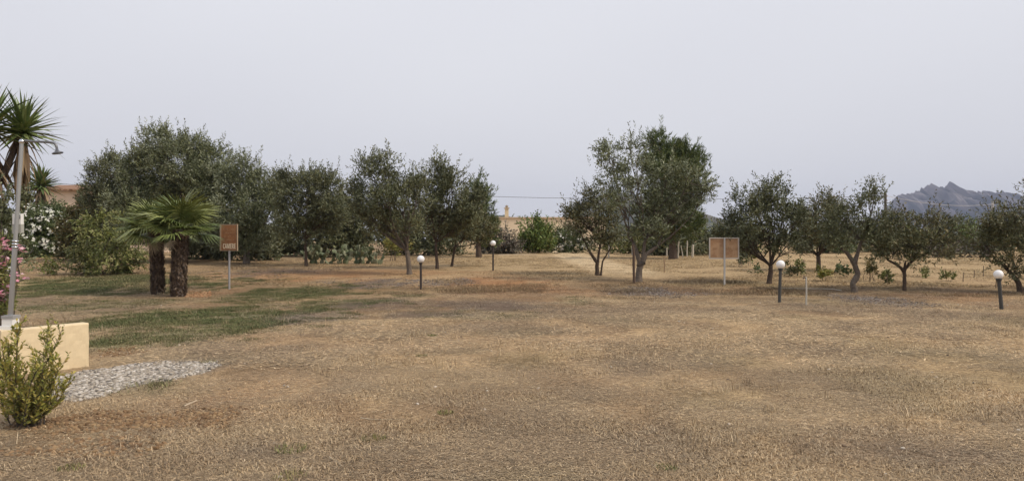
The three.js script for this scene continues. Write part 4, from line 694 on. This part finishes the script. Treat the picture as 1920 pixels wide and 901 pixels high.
[['pale post under the tall pine, nearest its trunk', 1272, 484, 32, 0.05], ['thin pale post under the tall pine', 1281, 484, 24, 0.03], ['paired pale post under the tall pine', 1288, 481, 30, 0.045], ['thick pale post between pine and framed board', 1299, 482, 24, 0.075], ['pale post behind the small brownish olive', 1141, 484, 26, 0.045], ['broad pale post seen left of the big olive trunk', 1186, 478, 20, 0.07], ['pale stump post at the hedge edge left of the pine posts', 1250, 480, 16, 0.05]].forEach(([l, x, y, h, r], k) => stake(l, x, y, h, r, [0.44, 0.40, 0.33], k === 1 ? -4 : 1, 'post'));
[['thin stake beside the yellow sapling', 1543, 527, 30], ['thin stake with the brownish sapling', 1631, 527, 30], ['thin stake left of the umbrella-shaped olive trunk', 1663, 532, 24], ['thin stake in the open straw toward the edge', 1807, 528, 18], ['thin dark stake before the purplish hedge', 1844, 518, 20], ['thin stake left of the leaning lamp', 1868, 540, 18], ['short thin stake at the leaning lamp', 1827, 520, 14]].forEach(([l, x, y, h]) => stake(l, x, y, h, 0.016, [0.20, 0.15, 0.10], 1));
const poles = [];
function pole(label, px, pyTop, d, r, mat, bars) {
  const b = standAt(px, d), t = thing('utility_pole', label, 'pole', b, 'utility poles'), h = at(px, pyTop, d).y - b.y;
  part('shaft', tube([V(0, -0.3, 0), V(0, h * 0.5, 0), V(0, h, 0)], [r * 1.25, r * 1.1, r], 10), mat, t);
  for (let k = 0; k < bars; k++) part('insulator', new THREE.CylinderGeometry(0.05, 0.06, 0.14, 10).translate(r + 0.05, h - 0.25 - k * 0.4, 0), std(lin(0.5, 0.5, 0.48), 0.4), t);
  return V(b.x + r + 0.05, b.y + h - 0.25, b.z);
}
const p1 = pole('dark wooden utility pole left of the mountain', 1661, 362, 70, 0.11, std(lin(0.10, 0.085, 0.075), 0.9), 2);
const p2 = pole('pale concrete utility pole in front of the mountain', 1862, 378, 88, 0.12, std(lin(0.36, 0.35, 0.34), 0.9), 2);
const p0 = pole('utility pole almost hidden in the grove', 640, 352, 74, 0.11, std(lin(0.10, 0.085, 0.075), 0.9), 1);
function cable(label, a, b, sag, r = 0.014) { const pts = []; for (let k = 0; k <= 24; k++) { const t = k / 24; pts.push(a.clone().lerp(b, t).add(V(0, -sag * 4 * t * (1 - t), 0))); } const m = part(numbered('overhead_cable'), tube(pts, pts.map(() => r), 6), std(lin(0.12, 0.12, 0.13), 0.7), scene, { label, category: 'cable', group: 'overhead cables' }); return m; }
cable('overhead cable crossing the gap above the far cream building', p0, p1, 0.55, 0.022);
cable('overhead cable crossing in front of the mountain', p1, p2, 0.5, 0.022).material.color.setRGB(0.45, 0.45, 0.47);
cable('overhead cable above the tiled house roof', at(60, 339, 57), p0, 0.5, 0.018);
{ // irrigation hoses lying in the straw
  const hose = (label, pts) => { const q = []; const w = pts.map(p => ground(...p)); for (let k = 0; k < w.length - 1; k++) for (let u = 0; u < 12; u++) { const p = w[k].clone().lerp(w[k + 1], u / 12); p.y = gh(p.x, p.z) + 0.008; q.push(p); } part(numbered('irrigation_hose'), tube(q, q.map(() => 0.014), 7), std(lin(0.55, 0.50, 0.42), 0.7), scene, { label, category: 'hose', group: 'irrigation hoses' }); };
  hose('pale irrigation hose lying behind the standpipe', [[1464, 540.5], [1500, 541], [1535, 541.5], [1560, 542], [1580, 545]]);
  hose('pale irrigation hose far off in front of the green shrub', [[935, 477.5], [970, 477], [1010, 477.5]]);
}

// ---------------------------------------------------------------- grass and straw
function bladeCluster(n, R, rad, l0, l1, w, lift, vary = 0.5) {
  const P = [], I = [], K = [];
  for (let k = 0; k < n; k++) {
    const a = R() * 6.283, r = rad * Math.sqrt(R()), x = Math.cos(a) * r, z = Math.sin(a) * r, L = l0 + (l1 - l0) * R() * R(), az = R() * 6.283, e = lift(R), dx = Math.cos(az) * Math.cos(e), dz = Math.sin(az) * Math.cos(e), dy = Math.sin(e), sx = -Math.sin(az), sz = Math.cos(az), b = P.length / 3, ww = w * (0.6 + 0.8 * R());
    const y0 = 0.001 + 0.008 * R(), mx = x + dx * L * 0.5, my = y0 + dy * L * 0.55, mz = z + dz * L * 0.5, q = 0.2 * L * (R() - 0.5), tx = x + dx * L + sx * q, ty = Math.max(0.002, y0 + dy * L * 0.85), tz = z + dz * L + sz * q;
    P.push(x + sx * ww / 2, y0, z + sz * ww / 2, x - sx * ww / 2, y0, z - sz * ww / 2, mx + sx * ww / 2, my, mz + sz * ww / 2, mx - sx * ww / 2, my, mz - sz * ww / 2, tx, ty, tz);
    const u = R(), v = u < 0.16 ? 0.35 + 0.3 * R() : 1 - vary + 2.1 * vary * R(), t = 0.12 * (R() - 0.5); for (let c = 0; c < 5; c++) K.push(v, v * (1 + t * 0.4), v * (1 + t));
    I.push(b, b + 1, b + 2, b + 1, b + 3, b + 2, b + 2, b + 3, b + 4);
  }
  const g = new THREE.BufferGeometry(); g.setAttribute('position', new THREE.Float32BufferAttribute(P, 3)); g.setAttribute('color', new THREE.Float32BufferAttribute(K, 3)); g.setIndex(I); g.computeVertexNormals(); return g;
}
// blades take the colour of the sward they grow in, times a gain; tint pulls them to a palette
const bladeMat = new THREE.MeshStandardMaterial({ vertexColors: true, roughness: 0.85, side: THREE.DoubleSide });
function scatter(name, geo, n, seed, place, gain, cols, tint = 0, s0 = 0.7, s1 = 1.3) {
  const R = rng(seed), im = shadows(new THREE.InstancedMesh(geo, bladeMat, n)), m = new THREE.Matrix4(), q = new THREE.Quaternion(), c = new THREE.Color(), up = V(0, 1, 0); let k = 0, tries = 0;
  while (k < n && tries++ < n * 30) { const p = place(R); if (!p) continue; const s = s0 + (s1 - s0) * R(); q.setFromAxisAngle(up, R() * 6.283); m.compose(V(p.x, gh(p.x, p.z), p.z), q, V(s, s * (p.tall || 1), s)); im.setMatrixAt(k, m); const b = mix(soil(p.x, p.z).map(v => v * gain), cols[Math.floor(R() * cols.length)], tint), v = 0.8 + 0.4 * R(); im.setColorAt(k, c.setRGB(b[0] * v, b[1] * v, b[2] * v)); k++; }
  im.count = k; im.name = name; im.userData.kind = 'stuff'; scene.add(im); return im;
}
const STRAW = [[0.44, 0.33, 0.19], [0.53, 0.415, 0.26], [0.38, 0.275, 0.155], [0.29, 0.205, 0.118], [0.58, 0.475, 0.32], [0.20, 0.14, 0.085]];
const GR = [[0.078, 0.118, 0.028], [0.105, 0.142, 0.035], [0.062, 0.095, 0.024], [0.14, 0.14, 0.05], [0.18, 0.15, 0.065]];
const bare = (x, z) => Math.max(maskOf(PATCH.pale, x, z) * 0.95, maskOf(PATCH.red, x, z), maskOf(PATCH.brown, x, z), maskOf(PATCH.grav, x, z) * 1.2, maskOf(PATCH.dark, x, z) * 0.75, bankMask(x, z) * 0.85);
const wedge = (d0, d1, pw = 1) => R => { const d = d0 + (d1 - d0) * Math.pow(R(), pw), x = (R() * 2 - 1) * (d * 0.72 + 0.8); return V(x, 0, -d); };
const strawy = (f, keep = 1) => R => { const p = f(R); const b = bare(p.x, p.z), c = fbm(p.x * 0.9, p.z * 0.9, 3, 91); if (R() < b * 0.95 || R() > keep * (0.1 + 1.6 * sstep(0.34, 0.66, c))) return null; return p; };
const flat = R => 0.01 + 0.2 * R() * R(), semi = R => 0.1 + 0.7 * R();
const R0 = rng(77);
scatter('straw_litter', bladeCluster(64, R0, 0.24, 0.015, 0.085, 0.0033, flat, 0.66), 12000, 401, strawy(wedge(4.3, 11, 1.0)), 1.3, STRAW, 0.45);
scatter('straw_litter_001', bladeCluster(50, R0, 0.36, 0.04, 0.13, 0.0085, flat, 0.6), 13000, 402, strawy(wedge(9.5, 24, 0.9)), 1.25, STRAW, 0.35);
scatter('dry_stubble', bladeCluster(22, R0, 0.10, 0.02, 0.065, 0.0036, semi, 0.6), 8000, 403, R => { const p = wedge(4.3, 15, 0.9)(R); const c = fbm(p.x * 0.7 + 20, p.z * 0.7, 4, 93); if (c < 0.48 + 0.14 * R() || R() < bare(p.x, p.z)) return null; return p; }, 1.1, STRAW, 0.4);
scatter('field_grass', bladeCluster(40, R0, 0.4, 0.05, 0.17, 0.011, semi, 0.4), 15000, 404, R => { const p = wedge(24, 62, 1.2)(R); if (R() < bare(p.x, p.z)) return null; const q = Math.abs(p.x - trackX(-p.z)); if (-p.z > 26 && q < 1.4 && R() < 0.85) return null; if (fbm(p.x * 0.5, p.z * 0.35, 3, 95) < 0.36 + 0.2 * R()) return null; return p; }, 1.2, [[0.36, 0.265, 0.14], [0.40, 0.30, 0.16], [0.30, 0.21, 0.10], [0.27, 0.205, 0.085]], 0.4, 0.5, 1.1);
scatter('bank_weeds', bladeCluster(30, R0, 0.3, 0.04, 0.2, 0.008, R => 0.3 + 1.0 * R(), 0.5), 2400, 405, R => { const x = -4 + 22 * R(), z = -(20.6 + 3.6 * (R() + R()) / 2 + 1.6 * (vn(x * 0.3, 1, 3) - 0.5)); if (fbm(x * 0.6, z * 0.7, 3, 97) < 0.46 + 0.15 * R()) return null; return V(x, 0, z); }, 1.0, [[0.20, 0.13, 0.075], [0.26, 0.185, 0.10], [0.14, 0.098, 0.062], [0.32, 0.24, 0.13], [0.12, 0.11, 0.05]], 0.5, 0.4, 0.95);
const gArea = PATCH.green.map(l => l.rx * l.rz * l.k * l.k), gSum = gArea.reduce((a, b) => a + b);
function pickGreen(R) { let t = R() * gSum, k = 0; while (k < gArea.length - 1 && (t -= gArea[k]) > 0) k++; return PATCH.green[k]; }
scatter('green_grass', bladeCluster(40, R0, 0.18, 0.02, 0.11, 0.006, R => 0.4 + 0.9 * R(), 0.5), 15000, 406, R => { const l = pickGreen(R), x = l.x + l.rx * 1.3 * (R() * 2 - 1), z = l.z + l.rz * 1.3 * (R() * 2 - 1); if (maskOf([l], x, z) < 0.05 + 0.9 * R() || fbm(x * 1.7, z * 1.7, 3, 99) < 0.32 + 0.3 * R()) return null; const r = V(x, 0, z).sub(N2), u = -r.dot(WU), v = r.dot(WN); if (v < 0.05 && u > -0.1 && u < 1.2) return null; return V(x, 0, z); }, 1.0, GR, 0.65, 0.4, 1.05);
// single green tufts in the straw
[[545, 845, 1.0], [700, 825, 0.8], [545, 895, 0.9], [810, 630, 0.6], [835, 775, 0.6], [790, 668, 0.7], [1250, 880, 0.6], [130, 880, 0.7], [390, 680, 0.8]].forEach(([px, py, s], k) => { const b = ground(px, py), t = shadows(new THREE.Mesh(bladeCluster(130, rng(500 + k), 0.13 * s, 0.02, 0.09 * s, 0.004, R => 0.7 + 0.8 * R()), std(lin(...[[0.15, 0.165, 0.05], [0.19, 0.185, 0.06], [0.22, 0.195, 0.08]][k % 3]), 0.8, { side: THREE.DoubleSide, vertexColors: true }))); t.name = numbered('grass_tuft'); t.position.copy(b); t.userData.kind = 'stuff'; scene.add(t); });

[['bent dry stick lying in the near straw', [[617, 858], [632, 868], [646, 880]], 0.008], ['short dry stick on the bare soil by the gravel', [[345, 762], [368, 752]], 0.01], ['pale dry stick lying in the middle of the straw', [[676, 784], [700, 787], [760, 786]], 0.006]].forEach(([label, pts, r]) => { const w = pts.map(p => { const g = ground(...p); g.y += r * 0.7; return g; }); part(numbered('fallen_stick'), tube(w, w.map((_, k) => r * (1 - 0.25 * k)), 6, 0.2, 3), std(lin(0.42, 0.34, 0.24), 0.95), scene, { label, category: 'stick', group: 'fallen sticks' }); });
stones('pebbles', 900, 86, R => { const p = wedge(4.4, 20, 1)(R); const r = p.clone().sub(N2), u = -r.dot(WU), v = r.dot(WN); return v < 0.05 && u > -0.1 && u < 1.2 ? null : p; }, [[0.40, 0.33, 0.25], [0.52, 0.46, 0.38], [0.16, 0.115, 0.075], [0.12, 0.085, 0.055], [0.28, 0.20, 0.13]], 0.004, 0.022, 0.7);
scatter('tall_dry_weeds', bladeCluster(16, R0, 0.1, 0.08, 0.24, 0.004, R => 0.6 + 0.9 * R(), 0.5), 420, 407, R => { const p = wedge(5.5, 24, 0.8)(R); if (fbm(p.x * 0.5 + 3, p.z * 0.5, 3, 111) < 0.5 + 0.15 * R()) return null; return p; }, 1.1, STRAW, 0.6, 0.5, 1.0);

scene.traverse(o => { if (o.isMesh) shadows(o); });
renderer.render(scene, camera);
